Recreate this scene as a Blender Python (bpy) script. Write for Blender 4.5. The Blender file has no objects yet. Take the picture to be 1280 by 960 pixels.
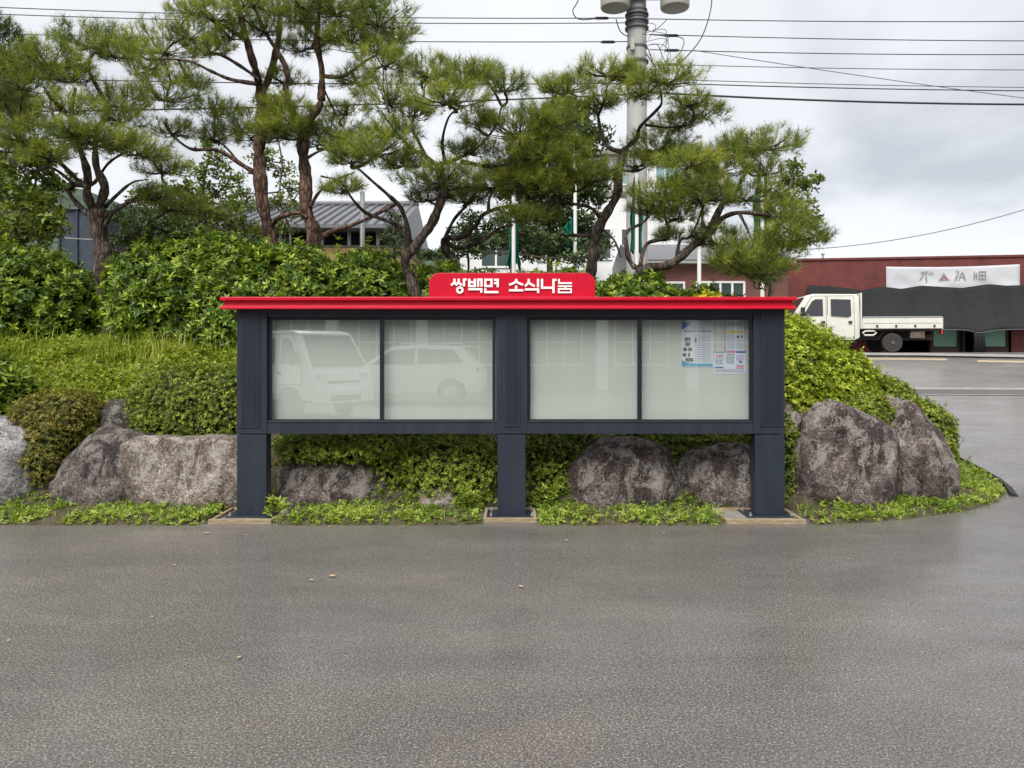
import bpy, bmesh, math, random
import numpy as np
from mathutils import Vector, Matrix, noise

R = math.radians
random.seed(7)
rng = np.random.default_rng(7)
sc = bpy.context.scene
C = sc.collection

# ------------------------------------------------------------------ camera, world, sun, exposure
F = 950.0            # focal length in pixels of the 1280 px wide photograph
CAMZ = 1.55
HOR = 437.0          # pixel row of the eye level
cam_d = bpy.data.cameras.new('camera')
cam = bpy.data.objects.new('camera', cam_d); C.objects.link(cam)
cam.location = (0, 0, CAMZ); cam.rotation_euler = (R(90), 0, 0)
cam_d.sensor_width = 36.0; cam_d.lens = 36.0 * F / 1280.0
cam_d.shift_y = -(480.0 - HOR) / 1280.0
cam_d.clip_start = 0.05; cam_d.clip_end = 3000
sc.camera = cam

SUN_EL, SUN_AZ = 50.0, 200.0       # azimuth measured from +Y clockwise: behind the camera, slightly to the left
wd = bpy.data.worlds.new('World'); sc.world = wd; wd.use_nodes = True
nt = wd.node_tree; nt.nodes.clear()
def N(nt, t, **kw):
    n = nt.nodes.new(t)
    for k, v in kw.items(): setattr(n, k, v)
    return n
def build_world():
    L = nt.links.new
    out = N(nt, 'ShaderNodeOutputWorld'); bg = N(nt, 'ShaderNodeBackground')
    sky = N(nt, 'ShaderNodeTexSky'); sky.sky_type = 'NISHITA'; sky.sun_disc = False
    sky.sun_elevation = R(SUN_EL); sky.sun_rotation = R(SUN_AZ)
    sk = N(nt, 'ShaderNodeVectorMath', operation='SCALE'); sk.inputs[3].default_value = 0.09
    L(sky.outputs[0], sk.inputs[0])
    tc = N(nt, 'ShaderNodeTexCoord'); sep = N(nt, 'ShaderNodeSeparateXYZ'); L(tc.outputs['Generated'], sep.inputs[0])
    ab = N(nt, 'ShaderNodeMath', operation='ABSOLUTE'); L(sep.outputs[2], ab.inputs[0])
    ad = N(nt, 'ShaderNodeMath', operation='ADD'); L(ab.outputs[0], ad.inputs[0]); ad.inputs[1].default_value = 0.42
    dx = N(nt, 'ShaderNodeMath', operation='DIVIDE'); L(sep.outputs[0], dx.inputs[0]); L(ad.outputs[0], dx.inputs[1])
    dy = N(nt, 'ShaderNodeMath', operation='DIVIDE'); L(sep.outputs[1], dy.inputs[0]); L(ad.outputs[0], dy.inputs[1])
    cb = N(nt, 'ShaderNodeCombineXYZ'); L(dx.outputs[0], cb.inputs[0]); L(dy.outputs[0], cb.inputs[1])
    n1 = N(nt, 'ShaderNodeTexNoise'); L(cb.outputs[0], n1.inputs['Vector'])
    n1.inputs['Scale'].default_value = 1.25; n1.inputs['Detail'].default_value = 6; n1.inputs['Roughness'].default_value = 0.5
    n1.inputs['Distortion'].default_value = 0.5
    r = N(nt, 'ShaderNodeValToRGB'); L(n1.outputs['Fac'], r.inputs[0])
    e = r.color_ramp.elements
    e[0].position = 0.34; e[0].color = (0.19, 0.194, 0.203, 1)
    e[1].position = 0.66; e[1].color = (0.345, 0.345, 0.342, 1)
    m = r.color_ramp.elements.new(0.46); m.color = (0.285, 0.288, 0.294, 1)
    mx = N(nt, 'ShaderNodeMix', data_type='RGBA'); mx.inputs['Factor'].default_value = 0.92
    L(sk.outputs[0], mx.inputs['A']); L(r.outputs[0], mx.inputs['B'])
    L(mx.outputs['Result'], bg.inputs[0]); bg.inputs[1].default_value = 1.0
    L(bg.outputs[0], out.inputs[0])
build_world()

sd = bpy.data.lights.new('sun', 'SUN'); sun = bpy.data.objects.new('sun', sd); C.objects.link(sun)
sd.energy = 1.5; sd.angle = R(40); sd.color = (1.0, 0.965, 0.91)
_d = Vector((math.sin(R(SUN_AZ)) * math.cos(R(SUN_EL)), math.cos(R(SUN_AZ)) * math.cos(R(SUN_EL)), math.sin(R(SUN_EL))))
sun.rotation_euler = _d.to_track_quat('Z', 'Y').to_euler()
sun.location = (0, -5, 30)
sc.view_settings.view_transform = 'Standard'; sc.view_settings.look = 'None'
sc.view_settings.exposure = 1.66; sc.view_settings.gamma = 1.0
sc.view_settings.use_curve_mapping = False
sc.cycles.use_denoising = True
sc.cycles.max_bounces = 5; sc.cycles.transparent_max_bounces = 12
sc.cycles.diffuse_bounces = 2; sc.cycles.glossy_bounces = 3; sc.cycles.transmission_bounces = 4
sc.cycles.sample_clamp_indirect = 5.0

# ------------------------------------------------------------------ helpers
def PX(px, py, Y):
    return Vector(((px - 640) / F * Y, Y, CAMZ - (py - HOR) / F * Y))
def base(y):
    """height of the paved ground: level by the board, then a ramp up to the street"""
    if y < 8.0: return 0.0
    if y < 9.0: return 0.044 * (y - 8.0) ** 2
    if y < 24.5: return 0.044 + 0.088 * (y - 9.0)
    if y < 25.5: return 1.408 + 0.088 * (y - 24.5) - 0.044 * (y - 24.5) ** 2
    return 1.452
def hit(px, py):
    """point of the paved ground under a pixel of the photograph"""
    lo, hi = 2.0, 60.0
    for _ in range(60):
        mid = (lo + hi) / 2
        if PX(px, py, mid).z > base(mid): lo = mid
        else: hi = mid
    return PX(px, py, lo)

def tag(o, label=None, cat=None, group=None, kind=None):
    if label: o['label'] = label
    if cat: o['category'] = cat
    if group: o['group'] = group
    if kind: o['kind'] = kind
    return o
def empty(name, loc=(0, 0, 0), rz=0.0, label=None, cat=None, group=None):
    o = bpy.data.objects.new(name, None); C.objects.link(o)
    o.location = loc; o.rotation_euler = (0, 0, rz); o.empty_display_size = 0.2
    return tag(o, label, cat, group)

class MB:
    """collects shapes in world (or local) coordinates and links them as one mesh object"""
    def __init__(s): s.v, s.f, s.m = [], [], []
    def add(s, vs, fs, mi=0):
        b = len(s.v); s.v += [tuple(v) for v in vs]
        for f in fs: s.f.append(tuple(i + b for i in f)); s.m.append(mi)
        return s
    def box(s, x0, x1, y0, y1, z0, z1, mi=0):
        return s.add([(x0,y0,z0),(x1,y0,z0),(x1,y1,z0),(x0,y1,z0),(x0,y0,z1),(x1,y0,z1),(x1,y1,z1),(x0,y1,z1)],
                     [(0,3,2,1),(4,5,6,7),(0,1,5,4),(1,2,6,5),(2,3,7,6),(3,0,4,7)], mi)
    def hexa(s, p, mi=0):
        return s.add(p, [(0,3,2,1),(4,5,6,7),(0,1,5,4),(1,2,6,5),(2,3,7,6),(3,0,4,7)], mi)
    def prism(s, poly, d0, d1, axis='y', mi=0):
        n = len(poly)
        def q(a, b, d): return {'y': (a, d, b), 'x': (d, a, b), 'z': (a, b, d)}[axis]
        vs = [q(a, b, d0) for a, b in poly] + [q(a, b, d1) for a, b in poly]
        fs = [tuple(range(n)), tuple(range(2*n-1, n-1, -1))] + [(i, i+n, (i+1) % n + n, (i+1) % n) for i in range(n)]
        return s.add(vs, fs, mi)
    def tube(s, pts, rad, n=8, mi=0, cap=True):
        pts = [Vector(p) for p in pts]; k = len(pts)
        if not hasattr(rad, '__len__'): rad = [rad] * k
        vs, fs = [], []
        up = Vector((0.13, 0.21, 0.97)).normalized()
        for i, p in enumerate(pts):
            t = (pts[min(i+1, k-1)] - pts[max(i-1, 0)])
            if t.length < 1e-9: t = Vector((0, 0, 1))
            t.normalize()
            a = t.cross(up)
            if a.length < 0.05: a = t.cross(Vector((1, 0, 0)))
            a.normalize(); b = t.cross(a)
            for j in range(n):
                an = 2 * math.pi * j / n
                vs.append(p + (a * math.cos(an) + b * math.sin(an)) * rad[i])
        for i in range(k - 1):
            for j in range(n):
                fs.append((i*n+j, i*n+(j+1) % n, (i+1)*n+(j+1) % n, (i+1)*n+j))
        if cap:
            fs.append(tuple(range(n-1, -1, -1))); fs.append(tuple((k-1)*n + j for j in range(n)))
        return s.add(vs, fs, mi)
    def lathe(s, prof, cx=0, cy=0, n=24, mi=0, axis='z', c0=0.0):
        """prof = [(r, h)]"""
        vs, fs = [], []
        for r, h in prof:
            for j in range(n):
                a = 2*math.pi*j/n
                if axis == 'z': vs.append((cx + r*math.cos(a), cy + r*math.sin(a), h))
                else: vs.append((cx + r*math.cos(a), h, cy + r*math.sin(a)))       # axis y
        k = len(prof)
        for i in range(k-1):
            for j in range(n):
                fs.append((i*n+j, i*n+(j+1) % n, (i+1)*n+(j+1) % n, (i+1)*n+j))
        fs.append(tuple(range(n-1, -1, -1))); fs.append(tuple((k-1)*n+j for j in range(n)))
        return s.add(vs, fs, mi)
    def build(s, name, mats, parent=None, bevel=0.0, smooth=False, world=True):
        if not isinstance(mats, (list, tuple)): mats = [mats]
        off = Vector((0, 0, 0))
        if parent is not None and world:
            p = parent
            while p is not None: off += Vector(p.location); p = p.parent
        me = bpy.data.meshes.new(name)
        me.from_pydata([(v[0]-off.x, v[1]-off.y, v[2]-off.z) for v in s.v], [], s.f)
        for m in mats: me.materials.append(m)
        me.polygons.foreach_set('material_index', s.m)
        bm = bmesh.new(); bm.from_mesh(me)
        bmesh.ops.recalc_face_normals(bm, faces=bm.faces)
        if bevel > 0:
            ed = [e for e in bm.edges if len(e.link_faces) == 2 and e.calc_face_angle(0) > R(35)]
            bmesh.ops.bevel(bm, geom=ed, offset=bevel, segments=2, affect='EDGES', profile=0.6, clamp_overlap=True)
        bm.to_mesh(me); bm.free()
        if smooth:
            me.polygons.foreach_set('use_smooth', [True] * len(me.polygons))
            if smooth == 'auto':
                me.set_sharp_from_angle(angle=R(38))
        me.update()
        o = bpy.data.objects.new(name, me); C.objects.link(o)
        if parent is not None: o.parent = parent
        return o

def mesh_np(name, V, Fa, mat, parent=None, tint=None, smooth=False, kind=None):
    """large mesh from numpy: V (n,3), Fa (m,k) all faces of k corners, tint per face"""
    off = np.zeros(3)
    p = parent
    while p is not None: off += np.array(p.location); p = p.parent
    V = np.asarray(V, dtype=np.float32) - off.astype(np.float32)
    Fa = np.asarray(Fa, dtype=np.int32); m, k = Fa.shape
    me = bpy.data.meshes.new(name)
    me.vertices.add(len(V)); me.vertices.foreach_set('co', V.ravel())
    me.loops.add(m*k); me.loops.foreach_set('vertex_index', Fa.ravel())
    me.polygons.add(m); me.polygons.foreach_set('loop_start', np.arange(0, m*k, k, dtype=np.int32))
    if smooth: me.polygons.foreach_set('use_smooth', np.ones(m, dtype=bool))
    me.materials.append(mat)
    if tint is not None:
        a = me.attributes.new('tint', 'FLOAT', 'FACE'); a.data.foreach_set('value', np.asarray(tint, dtype=np.float32))
    me.update(calc_edges=True); me.validate()
    o = bpy.data.objects.new(name, me); C.objects.link(o)
    if parent is not None: o.parent = parent
    if kind: o['kind'] = kind
    return o

# ------------------------------------------------------------------ materials
def new_mat(name):
    m = bpy.data.materials.new(name); m.use_nodes = True
    t = m.node_tree; b = t.nodes['Principled BSDF']
    return m, t, b
def setc(sock, c): sock.default_value = (c[0], c[1], c[2], 1)
def ramp(t, fac, stops):
    r = N(t, 'ShaderNodeValToRGB'); t.links.new(fac, r.inputs[0])
    e = r.color_ramp.elements
    e[0].position, e[1].position = stops[0][0], stops[-1][0]
    setc_e(e[0], stops[0][1]); setc_e(e[1], stops[-1][1])
    for p, c in stops[1:-1]:
        x = e.new(p); setc_e(x, c)
    return r
def setc_e(e, c):
    if not hasattr(c, '__len__'): c = (c, c, c)
    e.color = (c[0], c[1], c[2], 1)
def ntex(t, scale, detail=4, rough=0.55, coord='Object', stretch=None, dist=0.0):
    tc = N(t, 'ShaderNodeTexCoord'); n = N(t, 'ShaderNodeTexNoise')
    src = tc.outputs[coord]
    if coord == 'Position':
        pass
    if stretch:
        mp = N(t, 'ShaderNodeMapping'); mp.inputs['Scale'].default_value = stretch
        t.links.new(src, mp.inputs[0]); src = mp.outputs[0]
    t.links.new(src, n.inputs['Vector'])
    n.inputs['Scale'].default_value = scale; n.inputs['Detail'].default_value = detail
    n.inputs['Roughness'].default_value = rough; n.inputs['Distortion'].default_value = dist
    return n
def mixc(t, fac, a, b, mode='MIX'):
    m = N(t, 'ShaderNodeMix', data_type='RGBA', blend_type=mode)
    for s, v in (('Factor', fac), ('A', a), ('B', b)):
        if hasattr(v, 'is_linked'): t.links.new(v, m.inputs[s])
        elif s == 'Factor': m.inputs[s].default_value = v
        else: setc(m.inputs[s], v)
    return m.outputs['Result']
def bump(t, b, h, strength=0.3, dist=0.01):
    n = N(t, 'ShaderNodeBump'); n.inputs['Strength'].default_value = strength; n.inputs['Distance'].default_value = dist
    t.links.new(h, n.inputs['Height']); t.links.new(n.outputs[0], b.inputs['Normal'])
def plain(name, col, rough=0.5, var=0.12, scale=6, metal=0.0, spec=0.5, bumps=0.0, bscale=60, stretch=None):
    m, t, b = new_mat(name)
    n = ntex(t, scale, 5, 0.6, stretch=stretch)
    lo = tuple(c*(1-var) for c in col); hi = tuple(min(1, c*(1+var)) for c in col)
    r = ramp(t, n.outputs['Fac'], [(0.3, lo), (0.7, hi)])
    t.links.new(r.outputs[0], b.inputs['Base Color'])
    rr = N(t, 'ShaderNodeMapRange'); t.links.new(n.outputs['Fac'], rr.inputs[0])
    rr.inputs[3].default_value = max(0, rough-0.08); rr.inputs[4].default_value = min(1, rough+0.08)
    t.links.new(rr.outputs[0], b.inputs['Roughness'])
    b.inputs['Metallic'].default_value = metal; b.inputs['Specular IOR Level'].default_value = spec
    if bumps:
        n2 = ntex(t, bscale, 3, 0.6); bump(t, b, n2.outputs['Fac'], bumps, 0.004)
    return m
def leafmat(name, stops, rough=0.5, trans=0.3, spec=0.35):
    m = bpy.data.materials.new(name); m.use_nodes = True; t = m.node_tree
    b = t.nodes['Principled BSDF']; out = t.nodes['Material Output']
    at = N(t, 'ShaderNodeAttribute'); at.attribute_name = 'tint'
    r = ramp(t, at.outputs['Fac'], stops)
    t.links.new(r.outputs[0], b.inputs['Base Color'])
    b.inputs['Roughness'].default_value = rough; b.inputs['Specular IOR Level'].default_value = spec
    tr = N(t, 'ShaderNodeBsdfTranslucent')
    g = mixc(t, 1.0, r.outputs[0], (1.25, 1.25, 0.6), 'MULTIPLY')
    t.links.new(g, tr.inputs[0])
    mx = N(t, 'ShaderNodeMixShader'); mx.inputs[0].default_value = trans
    t.links.new(b.outputs[0], mx.inputs[1]); t.links.new(tr.outputs[0], mx.inputs[2])
    t.links.new(mx.outputs[0], out.inputs[0])
    return m

M = {}
M['needle'] = leafmat('pine_needles', [(0, (0.040, 0.066, 0.014)), (0.38, (0.115, 0.160, 0.022)), (0.70, (0.25, 0.295, 0.034)), (0.96, (0.40, 0.41, 0.055)), (1.0, (0.24, 0.11, 0.035))], 0.45, 0.28)
M['needle_dark'] = leafmat('pine_needles_dark', [(0, (0.03, 0.055, 0.016)), (0.6, (0.07, 0.11, 0.026)), (1.0, (0.13, 0.17, 0.035))], 0.5, 0.25)
M['hedge'] = leafmat('hedge_leaves', [(0, (0.030, 0.068, 0.010)), (0.42, (0.085, 0.155, 0.016)), (0.72, (0.185, 0.275, 0.024)), (1.0, (0.40, 0.48, 0.06))], 0.38, 0.32, 0.4)
M['azalea'] = leafmat('azalea_leaves', [(0, (0.036, 0.062, 0.010)), (0.42, (0.110, 0.155, 0.018)), (0.8, (0.225, 0.285, 0.028)), (1.0, (0.38, 0.43, 0.055))], 0.42, 0.26)
M['azalea_bright'] = leafmat('bright_azalea_leaves', [(0, (0.055, 0.095, 0.008)), (0.38, (0.18, 0.25, 0.014)), (0.75, (0.37, 0.44, 0.028)), (1.0, (0.56, 0.62, 0.08))], 0.42, 0.3)
M['azalea_red'] = leafmat('bronzed_azalea_leaves', [(0, (0.075, 0.075, 0.014)), (0.4, (0.15, 0.15, 0.022)), (0.8, (0.27, 0.25, 0.045)), (0.97, (0.33, 0.27, 0.07)), (1.0, (0.30, 0.14, 0.06))], 0.45, 0.28)
M['broad'] = leafmat('broad_leaves', [(0, (0.055, 0.085, 0.016)), (0.5, (0.115, 0.16, 0.026)), (1.0, (0.24, 0.29, 0.055))], 0.45, 0.35)
M['broad_dark'] = leafmat('dark_broad_leaves', [(0, (0.022, 0.042, 0.014)), (0.6, (0.05, 0.085, 0.024)), (1.0, (0.10, 0.14, 0.035))], 0.5, 0.25)
M['gold'] = leafmat('golden_leaves', [(0, (0.45, 0.38, 0.03)), (1.0, (0.78, 0.68, 0.03))], 0.4, 0.3)
M['grass'] = leafmat('grass_blades', [(0, (0.10, 0.15, 0.014)), (0.45, (0.25, 0.325, 0.034)), (0.85, (0.42, 0.47, 0.075)), (1.0, (0.56, 0.50, 0.19))], 0.5, 0.42)
M['weed'] = leafmat('weed_leaves', [(0, (0.075, 0.125, 0.012)), (0.5, (0.18, 0.27, 0.024)), (1.0, (0.38, 0.44, 0.07))], 0.5, 0.35)
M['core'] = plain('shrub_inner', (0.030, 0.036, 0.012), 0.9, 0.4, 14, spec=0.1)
M['twig'] = plain('twig_bark', (0.085, 0.060, 0.042), 0.9, 0.3, 25, spec=0.15)

def bark(name, c1, c2, c3):
    m, t, b = new_mat(name)
    n = ntex(t, 9, 6, 0.62, stretch=(1, 1, 0.3), dist=0.4)
    r = ramp(t, n.outputs['Fac'], [(0.3, c1), (0.52, c2), (0.72, c3)])
    b.inputs['Roughness'].default_value = 0.9
    b.inputs['Specular IOR Level'].default_value = 0.2
    v = N(t, 'ShaderNodeTexVoronoi', feature='DISTANCE_TO_EDGE'); tc = N(t, 'ShaderNodeTexCoord'); mp = N(t, 'ShaderNodeMapping')
    mp.inputs['Scale'].default_value = (1, 1, 0.35); t.links.new(tc.outputs['Object'], mp.inputs[0]); t.links.new(mp.outputs[0], v.inputs['Vector'])
    v.inputs['Scale'].default_value = 17
    ck = ramp(t, v.outputs['Distance'], [(0.0, 0.22), (0.12, 0.85), (0.3, 1.15)])
    t.links.new(mixc(t, 1.0, r.outputs[0], ck.outputs[0], 'MULTIPLY'), b.inputs['Base Color'])
    mx = mixc(t, 0.5, v.outputs['Distance'], n.outputs['Fac'])
    bump(t, b, mx, 1.0, 0.05)
    return m
M['bark'] = bark('pine_bark', (0.018, 0.014, 0.012), (0.085, 0.064, 0.052), (0.21, 0.17, 0.14))
M['bark_red'] = bark('red_pine_bark', (0.028, 0.018, 0.014), (0.125, 0.074, 0.055), (0.25, 0.165, 0.125))
M['bark_grey'] = bark('grey_bark', (0.05, 0.04, 0.03), (0.14, 0.12, 0.09), (0.27, 0.24, 0.2))

def asphalt():
    m, t, b = new_mat('asphalt')
    big = ntex(t, 0.45, 6, 0.65, 'Object', stretch=(0.6, 1.4, 1), dist=0.6); mid = ntex(t, 2.0, 7, 0.68, stretch=(0.5, 1.3, 1), dist=0.4); 
    fine = ntex(t, 95, 5, 0.75); agg = N(t, 'ShaderNodeTexVoronoi'); tc = N(t, 'ShaderNodeTexCoord')
    t.links.new(tc.outputs['Object'], agg.inputs['Vector']); agg.inputs['Scale'].default_value = 95
    c = ramp(t, fine.outputs['Fac'], [(0.32, (0.030, 0.027, 0.025)), (0.5, (0.104, 0.095, 0.088)), (0.60, (0.235, 0.215, 0.198)), (0.70, (0.52, 0.48, 0.44))])
    st = ramp(t, agg.outputs['Color'], [(0.0, 0.72), (0.6, 1.0), (1.0, 1.32)])
    c1 = mixc(t, 1.0, c.outputs[0], st.outputs[0], 'MULTIPLY')
    pm = ramp(t, mid.outputs['Fac'], [(0.3, 0.84), (0.55, 1.0), (0.7, 1.16)]); c2 = mixc(t, 1.0, c1, pm.outputs[0], 'MULTIPLY')
    pb = ramp(t, big.outputs['Fac'], [(0.33, (0.82, 0.81, 0.81)), (0.5, (1, 1, 1)), (0.66, (1.18, 1.15, 1.11))]); c3 = mixc(t, 1.0, c2, pb.outputs[0], 'MULTIPLY')
    # paving turns paler up towards the street and stays darker by the board
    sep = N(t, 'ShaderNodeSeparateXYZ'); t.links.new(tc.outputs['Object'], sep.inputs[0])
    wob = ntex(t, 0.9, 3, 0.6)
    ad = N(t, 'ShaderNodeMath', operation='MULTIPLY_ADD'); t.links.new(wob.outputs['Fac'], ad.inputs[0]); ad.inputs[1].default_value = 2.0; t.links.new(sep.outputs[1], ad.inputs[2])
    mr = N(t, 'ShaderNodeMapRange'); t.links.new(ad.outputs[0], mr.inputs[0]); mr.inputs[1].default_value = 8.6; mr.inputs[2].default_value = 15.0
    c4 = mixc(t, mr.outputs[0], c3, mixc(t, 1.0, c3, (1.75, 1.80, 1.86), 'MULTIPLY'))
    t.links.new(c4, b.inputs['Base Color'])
    # damp film still lying on the right-hand side makes it glossier there
    damp = ntex(t, 1.1, 5, 0.62, stretch=(1, 2.2, 1), dist=0.3)
    dx = N(t, 'ShaderNodeMapRange'); t.links.new(sep.outputs[0], dx.inputs[0]); dx.inputs[1].default_value = -1.5; dx.inputs[2].default_value = 4.0
    dm = N(t, 'ShaderNodeMath', operation='MULTIPLY'); t.links.new(dx.outputs[0], dm.inputs[0])
    dr = N(t, 'ShaderNodeMapRange'); t.links.new(damp.outputs['Fac'], dr.inputs[0]); dr.inputs[1].default_value = 0.38; dr.inputs[2].default_value = 0.62
    t.links.new(dr.outputs[0], dm.inputs[1])
    rg = N(t, 'ShaderNodeMapRange'); t.links.new(dm.outputs[0], rg.inputs[0]); rg.inputs[3].default_value = 0.6; rg.inputs[4].default_value = 0.4
    t.links.new(rg.outputs[0], b.inputs['Roughness']); b.inputs['Specular IOR Level'].default_value = 0.5
    cw = N(t, 'ShaderNodeMapRange'); t.links.new(dm.outputs[0], cw.inputs[0]); cw.inputs[3].default_value = 0.55; cw.inputs[4].default_value = 1.0
    t.links.new(cw.outputs[0], b.inputs['Coat Weight']); b.inputs['Coat Roughness'].default_value = 0.20; b.inputs['Coat IOR'].default_value = 1.33
    hh = mixc(t, 0.5, fine.outputs['Fac'], agg.outputs['Distance'])
    bump(t, b, hh, 0.6, 0.008)
    return m
M['asphalt'] = asphalt()

def rockmat(name, dark, mid, light, streak=1.0, warm=0.0, pale=0.5, shift=0.0):
    m, t, b = new_mat(name)
    tc = N(t, 'ShaderNodeTexCoord')
    n1 = ntex(t, 2.3, 9, 0.70, dist=0.7); sp = ntex(t, 30, 7, 0.8, dist=1.6)
    stv = ntex(t, 3.6, 7, 0.62, stretch=(1, 1, 0.2), dist=0.6)
    c = ramp(t, n1.outputs['Fac'], [(0.34, dark), (0.47, mid), (0.60, light)])
    s1 = ramp(t, sp.outputs['Fac'], [(0.40, 0.30), (0.49, 0.9), (0.58, 2.1)])
    c1 = mixc(t, 1.0, c.outputs[0], s1.outputs[0], 'MULTIPLY')
    # mineral runs and old water stains down the faces
    sk = ramp(t, stv.outputs['Fac'], [(0.47-shift, 0.0), (0.53-shift, 1.0)])
    sf = N(t, 'ShaderNodeMath', operation='MULTIPLY'); t.links.new(sk.outputs[0], sf.inputs[0]); sf.inputs[1].default_value = 0.86*streak
    c2 = mixc(t, sf.outputs[0], c1, mixc(t, 1.0, (dark[0]*1.0, dark[1]*0.86, dark[2]*0.84), s1.outputs[0], 'MULTIPLY'))
    # pale lichen patches, broken up into specks
    ln = ntex(t, 4.5, 8, 0.75, dist=0.8); l2 = ntex(t, 48, 5, 0.7)
    ls = N(t, 'ShaderNodeMath', operation='MULTIPLY_ADD'); t.links.new(l2.outputs['Fac'], ls.inputs[0]); ls.inputs[1].default_value = 0.5; t.links.new(ln.outputs['Fac'], ls.inputs[2])
    lk = ramp(t, ls.outputs[0], [(0.76, 0.0), (0.84, 1.0)])
    lf = N(t, 'ShaderNodeMath', operation='MULTIPLY'); t.links.new(lk.outputs[0], lf.inputs[0]); lf.inputs[1].default_value = pale
    c3 = mixc(t, lf.outputs[0], c2, (0.50, 0.47, 0.43))
    t.links.new(c3, b.inputs['Base Color']); b.inputs['Roughness'].default_value = 0.8; b.inputs['Specular IOR Level'].default_value = 0.3
    cr = N(t, 'ShaderNodeTexVoronoi', feature='DISTANCE_TO_EDGE'); t.links.new(tc.outputs['Object'], cr.inputs['Vector']); cr.inputs['Scale'].default_value = 2.2
    hh = mixc(t, 0.3, mixc(t, 0.5, n1.outputs['Fac'], sp.outputs['Fac']), cr.outputs['Distance'])
    bump(t, b, hh, 1.0, 0.06)
    return m
M['rock_brown'] = rockmat('brown_boulder', (0.034, 0.025, 0.025), (0.095, 0.073, 0.067), (0.195, 0.163, 0.148), 1.0, pale=0.45)
M['rock_pale'] = rockmat('pale_boulder', (0.085, 0.064, 0.052), (0.19, 0.155, 0.13), (0.32, 0.275, 0.24), 0.7, pale=0.55, shift=-0.03)
M['rock_dark'] = rockmat('dark_boulder', (0.030, 0.024, 0.024), (0.078, 0.064, 0.060), (0.165, 0.14, 0.13), 1.0, pale=0.35)
M['rock_grey'] = rockmat('grey_boulder', (0.10, 0.10, 0.10), (0.22, 0.22, 0.225), (0.38, 0.38, 0.38), 0.5, pale=0.6)
M['soil'] = plain('bank_soil', (0.075, 0.062, 0.042), 0.95, 0.45, 9, spec=0.1, bumps=0.6, bscale=30)
M['ground'] = plain('far_ground', (0.10, 0.11, 0.05), 0.95, 0.3, 0.5, spec=0.1)
M['navy'] = plain('navy_powder_coat', (0.0190, 0.0255, 0.038), 0.42, 0.16, 2.2, spec=0.4, bumps=0.05, bscale=220, stretch=(5, 5, 0.7))
M['navy_in'] = plain('navy_sash', (0.010, 0.013, 0.019), 0.4, 0.08, 7, spec=0.4)
M['red'] = plain('red_sheet_metal', (0.50, 0.004, 0.024), 0.34, 0.04, 3, spec=0.35)
M['white'] = plain('white_letter', (0.84, 0.83, 0.81), 0.4, 0.03, 5)
M['board'] = plain('pale_green_felt_panel', (0.56, 0.59, 0.56), 0.8, 0.03, 2.5, spec=0.15)
M['timber'] = plain('formwork_timber', (0.27, 0.21, 0.125), 0.85, 0.5, 9, stretch=(1, 8, 8), bumps=0.3)
M['concrete'] = plain('concrete', (0.20, 0.185, 0.16), 0.9, 0.3, 8, bumps=0.25, bscale=50)
M['steel'] = plain('galvanised_steel', (0.42, 0.43, 0.44), 0.4, 0.12, 8, metal=0.7)
M['dark_edge'] = plain('near_black_edge', (0.014, 0.013, 0.013), 0.8, 0.3, 8, bumps=0.4, bscale=40)  # near black, mixed for the shadow and dirt at the gutter edge
M['black'] = plain('black_rubber', (0.018, 0.018, 0.019), 0.7, 0.2, 10)
M['rubber'] = plain('tyre_rubber', (0.030, 0.030, 0.031), 0.8, 0.25, 10, bumps=0.15)
M['truck'] = plain('cream_truck_paint', (0.60, 0.595, 0.54), 0.35, 0.09, 2.2, spec=0.45)
M['truck2'] = plain('white_car_paint', (0.80, 0.80, 0.80), 0.28, 0.03, 3, spec=0.5)
M['tint'] = plain('tinted_window', (0.030, 0.030, 0.038), 0.08, 0.1, 3, spec=0.6)
M['chassis'] = plain('dark_chassis', (0.03, 0.027, 0.025), 0.8, 0.3, 8)
M['rust'] = plain('brown_tank', (0.12, 0.085, 0.07), 0.7, 0.3, 9)
M['chrome'] = plain('bright_metal', (0.75, 0.75, 0.75), 0.2, 0.05, 6, metal=0.8)
M['headlamp'] = plain('headlamp_lens', (0.62, 0.64, 0.66), 0.1, 0.1, 9)
M['redlamp'] = plain('red_lamp', (0.50, 0.03, 0.02), 0.2, 0.1, 9)
M['shade_net'] = plain('black_shade_net', (0.017, 0.018, 0.020), 0.75, 0.2, 4, spec=0.2, bumps=0.3, bscale=35)
M['banner'] = plain('white_banner_cloth', (0.46, 0.47, 0.50), 0.75, 0.05, 3, spec=0.2)
M['ink_grey'] = plain('faded_grey_ink', (0.20, 0.19, 0.21), 0.8, 0.15, 20)
M['ink_red'] = plain('faded_red_ink', (0.32, 0.12, 0.12), 0.8, 0.15, 20)
M['green_panel'] = plain('green_shutter', (0.20, 0.38, 0.29), 0.55, 0.1, 4)
M['red_door'] = plain('dark_red_door', (0.15, 0.022, 0.022), 0.5, 0.2, 4, stretch=(8, 8, 1))
M['interior'] = plain('dark_interior', (0.018, 0.016, 0.016), 0.8, 0.3, 3)
M['plinth'] = plain('brown_plinth', (0.045, 0.032, 0.026), 0.85, 0.3, 5)
M['wire'] = plain('black_cable', (0.022, 0.022, 0.024), 0.6, 0.1, 10)
M['wire_grey'] = plain('grey_cable', (0.10, 0.10, 0.11), 0.6, 0.1, 10)
M['pole'] = plain('concrete_pole', (0.36, 0.355, 0.345), 0.8, 0.12, 6, stretch=(1, 1, 0.3), bumps=0.1)
M['transformer'] = plain('beige_transformer', (0.36, 0.36, 0.31), 0.5, 0.06, 5)
M['wall_white'] = plain('white_render', (0.66, 0.67, 0.67), 0.8, 0.06, 1.2, spec=0.2)
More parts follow.
